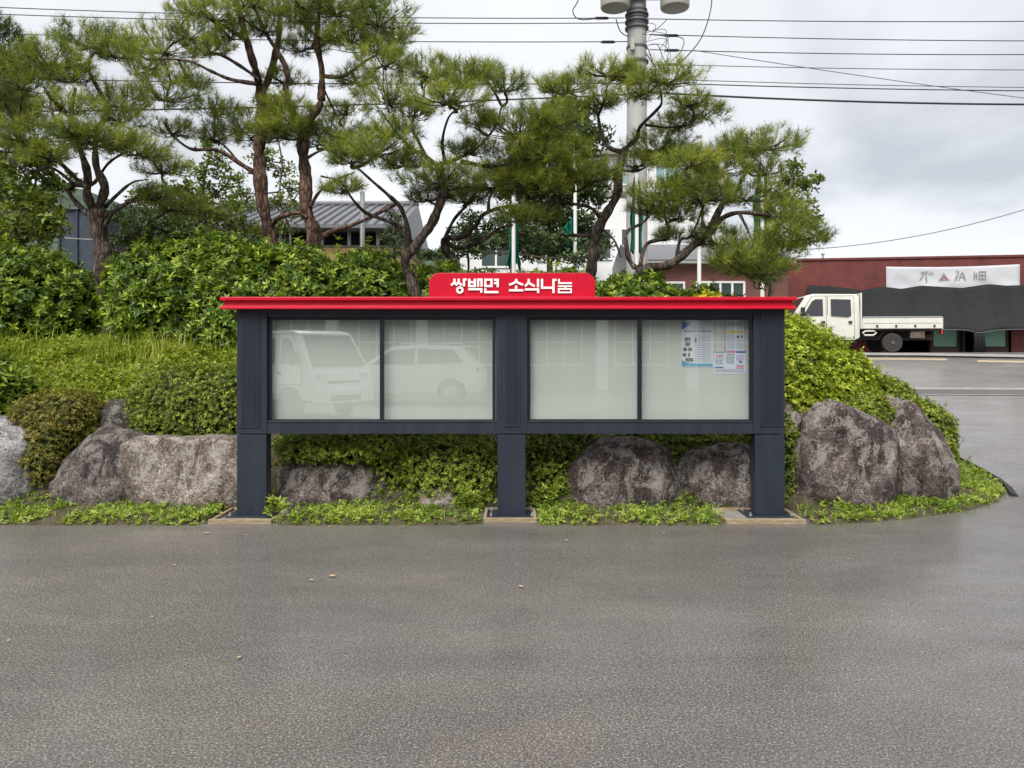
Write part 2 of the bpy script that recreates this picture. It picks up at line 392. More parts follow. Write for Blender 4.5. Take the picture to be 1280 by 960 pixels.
M['wall_ochre'] = plain('ochre_render', (0.44, 0.33, 0.155), 0.85, 0.12, 1.5, spec=0.2)
M['glass_blue'] = plain('blue_window_glass', (0.20, 0.33, 0.38), 0.12, 0.15, 2, spec=0.6)
M['glass_dark'] = plain('dark_window_glass', (0.05, 0.075, 0.075), 0.1, 0.2, 2, spec=0.6)
M['roof_dark'] = plain('grey_roof_sheet', (0.125, 0.13, 0.145), 0.42, 0.12, 2, spec=0.5)
M['frame_white'] = plain('white_window_frame', (0.72, 0.72, 0.70), 0.5, 0.05, 5)
M['flag'] = plain('green_flag_cloth', (0.004, 0.10, 0.068), 0.7, 0.12, 6, spec=0.2)
M['flag_yellow'] = plain('yellow_flag_cloth', (0.75, 0.58, 0.05), 0.7, 0.08, 6, spec=0.2)
M['netting'] = plain('dark_blue_netting', (0.045, 0.058, 0.075), 0.8, 0.2, 5, spec=0.2)
M['hill'] = plain('wooded_hill', (0.055, 0.075, 0.055), 0.95, 0.5, 0.25, spec=0.1, bumps=1.0, bscale=0.4)
M['line_yellow'] = plain('yellow_road_paint', (0.40, 0.33, 0.19), 0.7, 0.35, 9)
M['line_white'] = plain('worn_concrete_edge', (0.27, 0.26, 0.245), 0.8, 0.25, 5)
M['grate'] = plain('steel_grate', (0.24, 0.235, 0.23), 0.5, 0.2, 6, metal=0.5)
M['leaf_dead'] = plain('dry_leaf', (0.42, 0.30, 0.16), 0.8, 0.3, 30)
M['cone_brown'] = leafmat('dead_brown_needles', [(0, (0.10, 0.05, 0.02)), (1.0, (0.22, 0.11, 0.05))], 0.7, 0.2)
M['paper'] = plain('poster_paper', (0.66, 0.70, 0.78), 0.6, 0.03, 5)
M['p_blue'] = plain('print_blue', (0.05, 0.17, 0.50), 0.6, 0.05, 20)
M['p_cyan'] = plain('print_cyan', (0.10, 0.36, 0.52), 0.6, 0.1, 20)
M['p_grey'] = plain('print_grey', (0.33, 0.38, 0.47), 0.6, 0.35, 90)
M['p_dark'] = plain('print_photo', (0.16, 0.15, 0.12), 0.6, 0.7, 60)
M['p_yellow'] = plain('print_yellow', (0.70, 0.56, 0.02), 0.6, 0.1, 30)
M['p_pink'] = plain('print_pink', (0.62, 0.30, 0.42), 0.6, 0.25, 40)
M['p_violet'] = plain('print_violet', (0.30, 0.20, 0.32), 0.6, 0.1, 40)
M['p_lilac'] = plain('print_lilac', (0.50, 0.50, 0.72), 0.6, 0.15, 40)

def brickmat(name, c1, c2, mort, sx):
    m, t, b = new_mat(name)
    tc = N(t, 'ShaderNodeTexCoord'); mp = N(t, 'ShaderNodeMapping'); mp.inputs['Rotation'].default_value = (R(90), 0, 0)
    t.links.new(tc.outputs['Object'], mp.inputs[0])
    br = N(t, 'ShaderNodeTexBrick'); t.links.new(mp.outputs[0], br.inputs['Vector'])
    setc(br.inputs['Color1'], c1); setc(br.inputs['Color2'], c2); setc(br.inputs['Mortar'], mort)
    br.inputs['Scale'].default_value = sx; br.inputs['Mortar Size'].default_value = 0.012
    br.inputs['Brick Width'].default_value = 0.21; br.inputs['Row Height'].default_value = 0.07
    n = ntex(t, 1.4, 8, 0.75, stretch=(1, 1, 0.5), dist=0.6); r = ramp(t, n.outputs['Fac'], [(0.3, 0.5), (0.5, 0.95), (0.62, 1.1), (0.72, (2.0, 2.3, 2.3))])
    c = mixc(t, 1.0, br.outputs[0], r.outputs[0], 'MULTIPLY')
    t.links.new(c, b.inputs['Base Color']); b.inputs['Roughness'].default_value = 0.75
    bump(t, b, br.outputs['Fac'], -0.3, 0.01)
    return m
M['brick_red'] = brickmat('red_painted_brick', (0.155, 0.020, 0.016), (0.115, 0.017, 0.014), (0.10, 0.03, 0.026), 1.0)
M['brick_brown'] = brickmat('brown_brick', (0.20, 0.060, 0.042), (0.15, 0.048, 0.036), (0.13, 0.075, 0.06), 1.0)

def glassmat():
    m = bpy.data.materials.new('clear_glass'); m.use_nodes = True; t = m.node_tree
    out = t.nodes['Material Output']; t.nodes.remove(t.nodes['Principled BSDF'])
    tr = N(t, 'ShaderNodeBsdfTransparent'); tr.inputs[0].default_value = (0.985, 0.995, 0.985, 1)
    gl = N(t, 'ShaderNodeBsdfGlossy'); gl.inputs['Roughness'].default_value = 0.01
    lw_ = N(t, 'ShaderNodeLayerWeight'); pw = N(t, 'ShaderNodeMath', operation='POWER'); t.links.new(lw_.outputs['Facing'], pw.inputs[0]); pw.inputs[1].default_value = 5.0
    fr = N(t, 'ShaderNodeMath', operation='MULTIPLY_ADD'); t.links.new(pw.outputs[0], fr.inputs[0]); fr.inputs[1].default_value = 0.85; fr.inputs[2].default_value = 0.15
    mx = N(t, 'ShaderNodeMixShader'); t.links.new(fr.outputs[0], mx.inputs[0])
    t.links.new(tr.outputs[0], mx.inputs[1]); t.links.new(gl.outputs[0], mx.inputs[2]); t.links.new(mx.outputs[0], out.inputs[0])
    return m
M['glass'] = glassmat()

# ------------------------------------------------------------------ ground, paving, planted island
def sheet(name, xs, ys, zf, mat):
    V = np.array([(x, y, zf(x, y)) for y in ys for x in xs]); nx = len(xs)
    Fa = np.array([(j*nx+i, j*nx+i+1, (j+1)*nx+i+1, (j+1)*nx+i) for j in range(len(ys)-1) for i in range(nx-1)])
    return mesh_np(name, V, Fa, mat, smooth=True)
ys = [-600, -200, -60, -30, 0, 5, 8] + [8 + 0.25*i for i in range(1, 5)] + [10, 14, 18, 22, 24, 24.5, 24.75, 25, 25.25, 25.5, 26, 30, 60, 200, 700, 1500]
tag(sheet('ground', [-1200, -200, -60, -20, 0, 20, 60, 200, 1200], ys, lambda x, y: base(y) - 0.06, M['ground']), 'open ground beyond the paving', None, None, 'structure')
ys = [-26, -10, 0, 4, 6, 8] + [8 + 0.125*i for i in range(1, 9)] + [10, 12, 14, 16, 18, 20, 22, 24, 24.5, 24.75, 25, 25.25, 25.5, 26, 27, 30]
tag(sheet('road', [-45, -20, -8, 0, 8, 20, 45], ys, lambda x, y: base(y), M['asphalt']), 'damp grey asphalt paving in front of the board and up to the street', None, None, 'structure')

ISL = np.array([(-18, 6.70), (-8, 6.70), (0, 6.70), (2.7, 6.70), (3.1, 6.76), (3.7, 6.97), (4.4, 7.30), (4.95, 7.72), (5.3, 8.15), (5.6, 8.8), (5.78, 9.6),
                (5.85, 11), (5.6, 13.5), (4.6, 15.5), (2, 17), (-18, 18)], dtype=float)
def sdf(x, y):
    x = np.asarray(x, float); y = np.asarray(y, float)
    d = np.full(x.shape, 1e9); ins = np.zeros(x.shape, bool); n = len(ISL)
    for i in range(n):
        a, b = ISL[i], ISL[(i+1) % n]; e = b - a
        t = np.clip(((x-a[0])*e[0] + (y-a[1])*e[1]) / (e @ e), 0, 1)
        d = np.minimum(d, np.hypot(x-a[0]-t*e[0], y-a[1]-t*e[1]))
        c = ((a[1] > y) != (b[1] > y)) & (x < (b[0]-a[0])*(y-a[1])/((b[1]-a[1]) + 1e-12) + a[0])
        ins ^= c
    return np.where(ins, d, -d)
def bank(x, y):
    d = sdf(x, y)
    p = np.interp(d, [-0.3, 0.0, 0.08, 0.60, 0.85, 1.25, 1.6, 2.4, 3.2, 9], [-0.12, -0.02, 0.002, 0.004, 0.20, 0.62, 0.92, 1.36, 1.58, 1.64])
    bb = np.vectorize(base)(y)
    return np.where(d > 0, np.maximum(p, bb + np.minimum(d*0.4, 0.04)), bb + p)
def bank1(x, y): return float(bank(np.array([x]), np.array([y]))[0])
gx = np.arange(-17, 6.3, 0.13); gy = np.arange(6.45, 18.2, 0.13)
GX, GY = np.meshgrid(gx, gy); GZ0 = bank(GX, GY)
for a_, b_ in ((260, 339), (604, 671), (908, 1008)):
    GZ0 = np.where((GX > (a_-640)/F*6.8-.08) & (GX < (b_-640)/F*6.8+.08) & (GY < 7.38) & (GY > 6.6), -0.05, GZ0)
GZ = GZ0 + rng.normal(0, 0.008, GX.shape)*(sdf(GX, GY) > 0.5)
nx = len(gx); idx = np.arange(GX.size).reshape(GX.shape)
Fa = np.stack([idx[:-1, :-1], idx[:-1, 1:], idx[1:, 1:], idx[1:, :-1]], -1).reshape(-1, 4)
tag(mesh_np('planted_bank', np.stack([GX, GY, GZ], -1).reshape(-1, 3), Fa, M['soil'], smooth=True), 'raised planted bank of soil behind the notice board', None, None, 'structure')

# low dark lip standing in for shadow and dirt along the island's right edge
m = MB()
kp = [Vector((a, b, base(b)-(.045 if b < 8 else 0))) for a, b in [(5.30, 8.02), (5.52, 8.45), (5.68, 8.9), (5.80, 9.6), (5.87, 10.4), (5.87, 11), (5.75, 12.5)]]
for a, b in zip(kp[:-1], kp[1:]):
    t = (b-a).normalized(); s = Vector((t.y, -t.x, 0))*0.035
    m.hexa([a+s-Vector((0,0,.05)), a-s-Vector((0,0,.05)), b-s-Vector((0,0,.05)), b+s-Vector((0,0,.05)), a+s+Vector((0,0,.012)), a-s+Vector((0,0,.04)), b-s+Vector((0,0,.04)), b+s+Vector((0,0,.012))])
tag(m.build('dark_edge', M['dark_edge']), 'low dark strip standing in for gutter shadow and dirt round the planted bank', None, None, 'structure')

# painted lines, drain and pavement edge up at the street
def ground_strip(name, pts, mat, lift, label, cat=None, kind=None, group=None):
    """pts = [(px, py_near, py_far)] in the photograph, laid on the paved ground as a sheet"""
    m = MB(); v = []
    for x, a, b in pts:
        p, q = hit(x, a), hit(x, b); v += [(p.x, p.y, base(p.y)+lift), (q.x, q.y, base(q.y)+lift)]
    m.add(v, [(2*i, 2*i+2, 2*i+3, 2*i+1) for i in range(len(pts)-1)])
    return tag(m.build(name, mat), label, cat, group, kind)
ground_strip('road_marking', [(1085, 449.6, 447.6), (1130, 450.0, 448.0), (1184, 450.6, 448.6)], M['line_yellow'], 0.004, 'faded yellow road line beside the parked truck', 'road marking', None, 'yellow road lines')
ground_strip('road_marking', [(1222, 452.6, 450.2), (1260, 453.2, 450.9), (1330, 454.2, 452)], M['line_yellow'], 0.004, 'faded yellow road line in front of the red brick shop', 'road marking', None, 'yellow road lines')
ground_strip('pavement', [(1040, 445.6, 442.6), (1150, 446.2, 443.2), (1280, 448.6, 445.2), (1360, 450, 447)], M['line_white'], 0.05, 'pale concrete edge along the shop front', None, 'structure')
m = MB()
ga, gb = hit(1118, 490), hit(1340, 491)
dr = empty('drain_channel', (0, 0, 0), 0, 'long steel drain grating set across the sloping asphalt', 'drain')
dv = (gb-ga).normalized(); dn = Vector((-dv.y, dv.x, 0)); Ln = (gb-ga).length
def gp(s, w, h):
    p = ga + dv*s + dn*w; return Vector((p.x, p.y, base(p.y)+h))
for w0, w1, h in ((-0.46, -0.38, .012), (0.38, 0.66, .010)):
    q = MB(); q.add([gp(0, w0, h), gp(Ln, w0, h), gp(Ln, w1, h), gp(0, w1, h)], [(0, 1, 2, 3)]); q.build('concrete_edge', M['line_white'], dr)
q = MB(); q.add([gp(0, -0.38, .003), gp(Ln, -0.38, .003), gp(Ln, 0.38, .003), gp(0, 0.38, .003)], [(0, 1, 2, 3)]); q.build('trench', M['interior'], dr)
q = MB(); s = 0.0
while s < Ln:
    q.add([gp(s, -0.38, .012), gp(s+.026, -0.38, .012), gp(s+.026, .38, .012), gp(s, .38, .012)], [(0, 1, 2, 3)]); s += 0.044
tag(q.build('grating_bars', M['grate'], dr), kind='stuff')

# ------------------------------------------------------------------ notice board
YB = 7.05
def bx(m, x0, x1, y0, y1, d0, d1, mi=0):
    """pixel rectangle of the photograph at the board's plane -> box between depths d0 and d1"""
    a = PX(x0, y1, YB); b = PX(x1, y0, YB)
    return m.box(a.x, b.x, d0, d1, a.z, b.z, mi)
nb = empty('notice_board', (0, YB+0.06, 0), 0, 'large navy notice board with red roof and four glass display panes', 'notice board')
for a, b in ((296, 333), (622, 657), (944, 981)):
    mb_ = bx(MB(), a, b, 543.6, 644.0, YB, YB+0.14).build('leg', M['navy'], nb, 0.004)
    q = PX((a+b)/2, 644.0, YB)
    pl = MB().box(q.x-0.225, q.x+0.225, YB-0.06, YB+0.26, q.z-0.012, q.z-0.0005).build('base_plate', M['navy'], nb, 0.002)
    for sx in (-0.19, 0.19):
        for sy in (-0.03, 0.22):
            MB().lathe([(0.016, q.z), (0.016, q.z+0.016), (0.008, q.z+0.018), (0.008, q.z+0.034)], q.x+sx, YB+sy, 6).build('bolt', M['steel'], nb)
for a, b in ((296, 333.5), (620, 658.5), (942, 981)):
    bx(MB(), a, b, 386, 542.4, YB, YB+0.15).build('post', M['navy'], nb, 0.004)
# rails
bx(MB(), 333.7, 619.8, 386, 396, YB+0.006, YB+0.15).build('top_rail', M['navy'], nb, 0.003)
bx(MB(), 658.7, 941.8, 386, 396, YB+0.006, YB+0.15).build('top_rail', M['navy'], nb, 0.003)
bx(MB(), 333.7, 619.8, 528, 542.4, YB+0.006, YB+0.15).build('bottom_rail', M['navy'], nb, 0.003)
bx(MB(), 658.7, 941.8, 528, 542.4, YB+0.006, YB+0.15).build('bottom_rail', M['navy'], nb, 0.003)
for a, b in ((333.7, 619.8), (658.7, 941.8)):
    bx(MB(), a, b, 396.2, 527.8, YB+0.12, YB+0.135).build('display_panel', M['board'], nb)
    bx(MB(), a, b, 396.2, 527.8, YB+0.137, YB+0.15).build('back_panel', M['navy'], nb)
    mid = (a+b)/2
    for s, (u, v) in enumerate(((a+0.3, mid+2.6), (mid-2.6, b-0.3))):
        d = YB+0.022 + 0.020*(1-s)
        sash = bx(MB(), u, v, 524.6, 527.6, d, d+0.017)
        bx(sash, u, v, 396.4, 400.0, d, d+0.017)
        bx(sash, u, u+4.0 if s == 0 else u+5.2, 400.0, 524.6, d, d+0.017); bx(sash, v-5.2 if s == 0 else v-4.0, v, 400.0, 524.6, d, d+0.017)
        so = sash.build('sash_frame', M['navy_in'], nb)
        g = bx(MB(), u+3, v-3, 399.2, 525.4, d+0.0075, d+0.0105).build('glass_pane', M['glass'], so)
    if True:
        tr = bx(MB(), a, b, 526.0, 528.2, YB+0.0, YB+0.02)
        tr.build('sill_trim', M['navy'], nb, 0.002)
# perforated cover plates on the posts
for a, b, y0, y1 in ((299, 325, 390, 534.5), (628.5, 650.5, 390, 533), (951, 978.5, 390, 533)):
    pl = bx(MB(), a, b, y0, y1, YB-0.010, YB-0.001).build('cover_plate', M['navy'], nb, 0.002)
    bx(MB(), a+2.6, b-2.4, y0+8, y1-4, YB-0.0112, YB-0.0104).build('dark_field', M['navy_in'], pl)
    g = MB(); 
    x = a+3.0
    while x < b-2.5:
        bx(g, x, x+1.15, y0+8, y1-4, YB-0.0165, YB-0.0114); x += 2.75
    y = y0+8
    while y < y1-4:
        bx(g, a+2.6, b-2.4, y, y+1.15, YB-0.0155, YB-0.0114); y += 2.75
    tag(g.build('mesh_ribs', M['navy'], pl), kind='stuff')
# roof
m = MB()
a, b = PX(274.5, 375.4, 6.93), PX(996.5, 371, 6.93); m.box(a.x, b.x, 6.93, 7.33, a.z, b.z)
rf = m.build('roof', M['red'], nb, 0.006)
a2, b2 = PX(280, 381.2, 6.96), PX(991, 375.6, 6.96); MB().box(a2.x, b2.x, 6.965, 7.30, PX(0, 381.2, 6.93).z, a.z-0.0008).build('fascia', M['red'], rf, 0.002)
a3, b3 = PX(275, 386.2, 6.935), PX(995.5, 381.0, 6.935)
m = MB(); zt, zb = PX(0, 381.4, 6.93).z, PX(0, 386.0, 6.935).z
m.prism([(6.962, zt), (6.962, zt-0.010), (6.932, zb+0.012), (6.932, zb), (7.33, zb), (7.33, zt)], a3.x, b3.x, 'x')
m.build('drip_edge', M['red'], rf, 0.003)
# name sign on the roof
ys_ = 6.99
def sp(x, y): 
    p = PX(x, y, ys_); return (p.x, p.z)
poly = [sp(536.5, 374.4), sp(744, 374.4)]
for k in range(9):
    an = R(90*k/8); poly.append(sp(744-13+13*math.cos(an), 341+13-13*math.sin(an)))
for k in range(9):
    an = R(90+90*k/8); poly.append(sp(536.5+13+13*math.cos(an), 341+13-13*math.sin(an)))
zmin = b.z + 0.001
poly = [(x, max(z, zmin)) for x, z in poly]
m = MB(); m.prism(poly, ys_, ys_+0.06); sg = m.build('name_sign', M['red'], nb, 0.004)

def stroke(m, pts, w, d0, d1, closed=False, mi=0):
    """flat mitred stroke in the x-z plane, extruded from d0 to d1"""
    P = [Vector((p[0], p[1])) for p in pts]; n = len(P); lt, rt = [], []
    for i in range(n):
        if closed: p0, p1 = P[i-1], P[(i+1) % n]
        else: p0, p1 = P[max(i-1, 0)], P[min(i+1, n-1)]
        d1_ = (P[i]-p0); d2_ = (p1-P[i])
        if d1_.length < 1e-9: d1_ = d2_
        if d2_.length < 1e-9: d2_ = d1_
        d1_ = d1_.normalized(); d2_ = d2_.normalized()
        t = d1_+d2_
        t = t.normalized() if t.length > 1e-6 else d1_
        nrm = Vector((-t.y, t.x)); k = max(0.5, nrm.dot(Vector((-d1_.y, d1_.x))))
        lt.append(P[i]+nrm*(w/2/k)); rt.append(P[i]-nrm*(w/2/k))
    vs, fs = [], []
    for i in range(n): vs += [(lt[i].x, d0, lt[i].y), (rt[i].x, d0, rt[i].y), (lt[i].x, d1, lt[i].y), (rt[i].x, d1, rt[i].y)]
    for i in range(n if closed else n-1):
        a, b = 4*i, 4*((i+1) % n)
        fs += [(a, a+1, b+1, b), (a+2, b+2, b+3, a+3), (a, b, b+2, a+2), (a+1, a+3, b+3, b+1)]
    if not closed: fs += [(0, 2, 3, 1), (4*n-4, 4*n-3, 4*n-1, 4*n-2)]
    m.add(vs, fs, mi)
A_ = lambda x, y: sp(555+x/14.22, 338+y/14.22)
B_ = lambda x, y: sp(630+x/13.47, 338+y/13.47)
ring = [(283+47*math.cos(R(a)), 350+47*math.sin(R(a))) for a in range(0, 360, 20)]
LET = [
 (A_, [([(188,150),(188,205),(172,228),(128,268)],0,0), ([(186,212),(228,262)],0,0), ([(262,150),(262,205),(248,228),(214,262)],0,0), ([(260,212),(316,266)],0,0), ([(356,285),(356,165),(405,165)],0,0), (ring,0,1)]),
 (A_, [([(450,150),(450,287)],0,0), ([(549,150),(549,287)],0,0), ([(450,212),(549,212)],0,0), ([(432,280),(567,280)],0,0), ([(608,290),(608,165),(668,165),(668,290)],0,0), ([(432,336),(664,336),(664,398)],0,0)]),
 (A_, [([(735,167),(845,167),(845,280),(735,280)],0,1), ([(955,300),(955,168),(890,168)],0,0), ([(890,228),(955,228)],0,0), ([(735,320),(735,388),(968,388)],0,0)]),
 (B_, [([(205,145),(205,178),(180,208),(88,246)],0,0), ([(205,178),(232,208),(322,246)],0,0), ([(205,258),(205,335)],0,0), ([(84,337),(326,337)],0,0)]),
 (B_, [([(415,145),(415,195),(400,222),(354,270)],0,0), ([(415,195),(432,222),(516,270)],0,0), ([(572,145),(572,285)],0,0), ([(352,322),(574,322),(574,384)],0,0)]),
 (B_, [([(640,145),(640,294),(832,294)],0,0), ([(832,384),(832,162),(882,162)],0,0)]),
 (B_, [([(925,145),(925,216),(1142,216)],30,0), ([(908,268),(1142,268)],26,0), ([(1030,268),(1030,315)],30,0), ([(920,314),(1128,314),(1128,372),(920,372)],26,1)]),
]
for fn, strokes in LET:
    m = MB(); k = 0
    for pts, w, cl in strokes:
        ww = (w or 37)/13.8/F*ys_
        stroke(m, [fn(*p) for p in pts], ww, ys_-0.012-0.0006*k, ys_-0.0008, bool(cl)); k += 1
    m.build('letter', M['white'], sg)

# footings: timber formwork round a concrete pad
for a, b, y0, lab in ((260, 339, 654.5, 'timber edged concrete footing under the left leg'), (604, 671, 650.5, 'timber edged concrete footing under the middle leg'), (908, 1008, 653.0, 'timber edged concrete footing under the right leg')):
    ya = 6.76 if a != 604 else 6.82
    p, q = PX(a, 0, ya), PX(b, 0, ya); x0, x1 = p.x, q.x; yb = 7.34; h = 0.026
    ft = empty('footing', ((x0+x1)/2, ya, 0), 0, lab, 'footing')
    MB().box(x0+0.03, x1-0.03, ya+0.03, yb-0.03, -0.05, 0.0015).build('concrete_pad', M['concrete'], ft)
    MB().box(x0, x1, ya, ya+0.028, -0.05, h+0.012).build('formwork_board', M['timber'], ft, 0.003)
    MB().box(x0, x1, yb-0.028, yb, -0.05, h).build('formwork_board', M['timber'], ft, 0.003)
    MB().box(x0, x0+0.028, ya+0.029, yb-0.029, -0.05, h+0.004).build('formwork_board', M['timber'], ft, 0.003)
    MB().box(x1-0.028, x1, ya+0.029, yb-0.029, -0.05, h+0.004).build('formwork_board', M['timber'], ft, 0.003)

# posters on the display panel
YP = YB+0.1185
def poster(x0, x1, y0, y1, label, prints):
    c = PX((x0+x1)/2, (y0+y1)/2, YP)
    o = empty('poster', (c.x, YP, c.z), 0, label, 'poster')
    def rect(m, a, b, c_, d, k):
        p, q = PX(a, d, YP), PX(b, c_, YP); y = YP-0.0022-0.0006*k
        m.add([(p.x, y, p.z), (q.x, y, p.z), (q.x, y, q.z), (p.x, y, q.z)], [(0, 1, 2, 3)])
    p, q = PX(x0, y1, YP), PX(x1, y0, YP)
    MB().box(p.x, q.x, YP-0.0012, YP, p.z, q.z).build('sheet', M['paper'], o)
    for k, (mt, nm, rects) in enumerate(prints):
        m = MB()
        for r in rects:
            if nm != 'text_lines' and m.v: m.build(nm, M[mt], o); m = MB()
            if len(r) == 4: rect(m, *r, k)
            else:
                y = YP-0.0022-0.0006*k
                m.add([(PX(u, v, YP).x, y, PX(u, v, YP).z) for u, v in r[0]], [tuple(range(len(r[0])))])
        q_ = m.build(nm, M[mt], o)
        if nm == 'text_lines': q_['kind'] = 'stuff'
def S(x, y): return (820+x/9.143, 390+y/9.143)
def SR(x0, x1, y0, y1):
    a, b = S(x0, y0), S(x1, y1); return (a[0], b[0], a[1], b[1])
rr = random.Random(3)
def lines(x0, x1, y0, y1, step, h):
    out, y = [], y0
    while y < y1:
        x = x0
        while x < x1-6:
            w = rr.uniform(10, 38); out.append(SR(x, min(x1, x+w), y, y+h)); x += w+rr.uniform(4, 10)
        y += step
    return out
poster(852.0, 891.6, 401.6, 459, 'tall white poster with blue corner and turquoise foot in the rightmost pane', [
    ('p_blue', 'blue_corner', [([S(295, 115), S(420, 108), S(360, 165), S(297, 205)], 0, 0)]),
    ('p_cyan', 'turquoise_foot', [([S(295, 540), S(330, 572), S(470, 590), S(645, 588), S(645, 622), S(295, 622)], 0, 0)]),
    ('p_grey', 'text_lines', lines(415, 530, 178, 195, 30, 12) + lines(320, 630, 208, 236, 40, 24) + lines(440, 625, 270, 560, 26, 9)),
    ('p_dark', 'small_photo', [SR(325, 395, 290, 330), SR(335, 390, 345, 388), SR(437, 462, 300, 345), SR(310, 352, 408, 445), SR(366, 412, 405, 446), SR(305, 345, 470, 505), SR(365, 388, 465, 510), SR(335, 425, 525, 565)])])
poster(904.6, 932.4, 400.8, 438.2, 'white notice with yellow bar and violet side lines in the rightmost pane', [
    ('p_violet', 'side_line', [SR(788, 795, 105, 440), SR(1012, 1019, 105, 440), SR(780, 784, 105, 440)]),
    ('p_yellow', 'yellow_bar', [SR(805, 1000, 220, 242)]),
    ('p_grey', 'text_lines', lines(820, 985, 120, 160, 26, 14) + lines(810, 910, 270, 300, 22, 9) + lines(810, 1000, 318, 420, 22, 8)),
    ('p_dark', 'small_photo', [SR(920, 950, 270, 300), SR(970, 990, 268, 298)])])
poster(892.2, 933.0, 439.2, 467.4, 'wide lilac leaflet with pink and blue top strip in the rightmost pane', [
    ('p_cyan', 'top_strip', [SR(660, 790, 452, 466)]), ('p_pink', 'pink_strip', [SR(792, 912, 446, 466), SR(690, 770, 490, 515), SR(920, 1000, 612, 648)]),
    ('p_blue', 'blue_strip', [SR(914, 1028, 448, 468), SR(675, 770, 626, 640), SR(948, 985, 560, 580)]),
    ('p_lilac', 'lilac_block', [SR(910, 1020, 600, 610), SR(910, 1020, 655, 685), SR(915, 1000, 490, 550)]),
    ('p_grey', 'text_lines', lines(680, 770, 530, 610, 20, 8) + lines(800, 895, 480, 590, 20, 8) + lines(680, 900, 655, 690, 18, 8))])

# ------------------------------------------------------------------ boulders
def boulder(label, c, half, mat, seed, n=2.5, rot=0.0, amp=0.16, cuts=(), taper=0.0, sub=5, lean=0.0):
    bm = bmesh.new(); bmesh.ops.create_icosphere(bm, subdivisions=sub, radius=1.0)
    so = Vector((seed*7.31, seed*3.17, seed*5.53))
    rnd = random.Random(seed)
    planes = [(Vector((rnd.gauss(0, 1), rnd.gauss(0, 1)-0.3, rnd.gauss(0, 0.8)+0.15)).normalized(), rnd.uniform(0.78, 0.95)) for _ in range(6)] + [(Vector(a).normalized(), d) for a, d in cuts]
    for v in bm.verts:
        p = v.co.copy()
        k = (abs(p.x)**n + abs(p.y)**n + abs(p.z)**n) ** (-1/n)
        p *= k
        p *= 1 + amp*noise.fractal(p*0.9+so, 0.9, 2.0, 3) 
        for nn, d in planes:
            e = p.dot(nn)-d
            if e > 0: p -= nn*e*0.7
        p *= 1 + 0.055*noise.fractal(p*2.4+so, 0.8, 2.1, 4)
        r_ = noise.ridged_multi_fractal(p*2.0+so*2, 0.9, 2.1, 4, 1.0, 2.0)
        p *= 1 + 0.014*(r_-1.0) + 0.012*noise.fractal(p*9+so, 0.7, 2.0, 3)
        tz = (p.z+1)*0.5
        s = 1-taper*tz
        v.co = Vector((p.x*s*half[0] + lean*tz, p.y*s*half[1], p.z*half[2]))
    bmesh.ops.rotate(bm, verts=bm.verts, cent=(0, 0, 0), matrix=Matrix.Rotation(rot, 3, 'Z'))
    me = bpy.data.meshes.new('boulder'); bm.to_mesh(me); bm.free()
    me.polygons.foreach_set('use_smooth', [True]*len(me.polygons)); me.materials.append(mat)
    o = bpy.data.objects.new('boulder', me); C.objects.link(o); o.location = c
    return tag(o, label, 'boulder', 'boulders along the foot of the bank')
boulder('pale grey boulder cut by the left edge of the picture', (-5.25, 7.72, 0.30), (0.56, 0.45, 0.56), M['rock_grey'], 1, 2.6)
boulder('dark boulder with sloping left side below the bronzed azalea', (-4.12, 7.74, 0.17), (0.66, 0.44, 0.54), M['rock_dark'], 2, 2.3, cuts=[((-0.75, -0.3, 0.6), 0.66), ((0, -1, 0.25), 0.8)])
boulder('wide pale brown boulder left of the board, under the clipped azalea', (-3.20, 7.70, 0.20), (0.74, 0.42, 0.53), M['rock_pale'], 3, 3.2, cuts=[((0, 0, 1), 0.88), ((0, -1, 0.15), 0.85)])
boulder('brown boulder between the left and middle legs', (-1.80, 7.66, 0.10), (0.62, 0.38, 0.44), M['rock_brown'], 4, 2.4)
boulder('small flat tan rock left of the middle leg', (-0.70, 7.50, 0.05), (0.31, 0.22, 0.20), M['rock_pale'], 5, 2.6)
boulder('arched grey boulder with dark stains between the middle and right legs', (1.10, 7.62, 0.16), (0.58, 0.38, 0.52), M['rock_brown'], 6, 2.3, cuts=[((0, -1, 0.2), 0.78)])
boulder('brownish boulder half hidden by the right leg', (2.18, 7.68, 0.17), (0.52, 0.38, 0.44), M['rock_brown'], 7, 2.4)
boulder('tall boulder with pale face just right of the board', (3.34, 7.64, 0.34), (0.63, 0.45, 0.74), M['rock_brown'], 8, 2.4, taper=0.20, cuts=[((0, -1, 0.12), 0.8)])
boulder('smooth reddish boulder at the far right end of the bank', (4.24, 8.10, 0.32), (0.45, 0.55, 0.72), M['rock_brown'], 19, 2.2, taper=0.12, lean=-0.1)
boulder('grey rock showing behind the right leg below the bright azalea', (2.90, 8.42, 0.62), (0.45, 0.35, 0.42), M['rock_pale'], 10, 2.6)
boulder('small grey rock above the dark boulder at left', (-4.22, 8.22, 0.72), (0.30, 0.30, 0.28), M['rock_dark'], 11, 2.4)
boulder('brown stone on the grass by the left pale boulder', (-4.90, 7.15, 0.05), (0.10, 0.08, 0.08), M['rock_brown'], 12, 2.4, sub=3)
boulder('small pale stone beside the left leg footing', (-2.06, 6.90, 0.03), (0.055, 0.05, 0.075), M['rock_pale'], 13, 2.4, sub=3)
boulder('shaded low rock just left of the middle leg', (-0.25, 7.8, 0.15), (0.25, 0.25, 0.25), M['rock_dark'], 14, 2.4, sub=4)

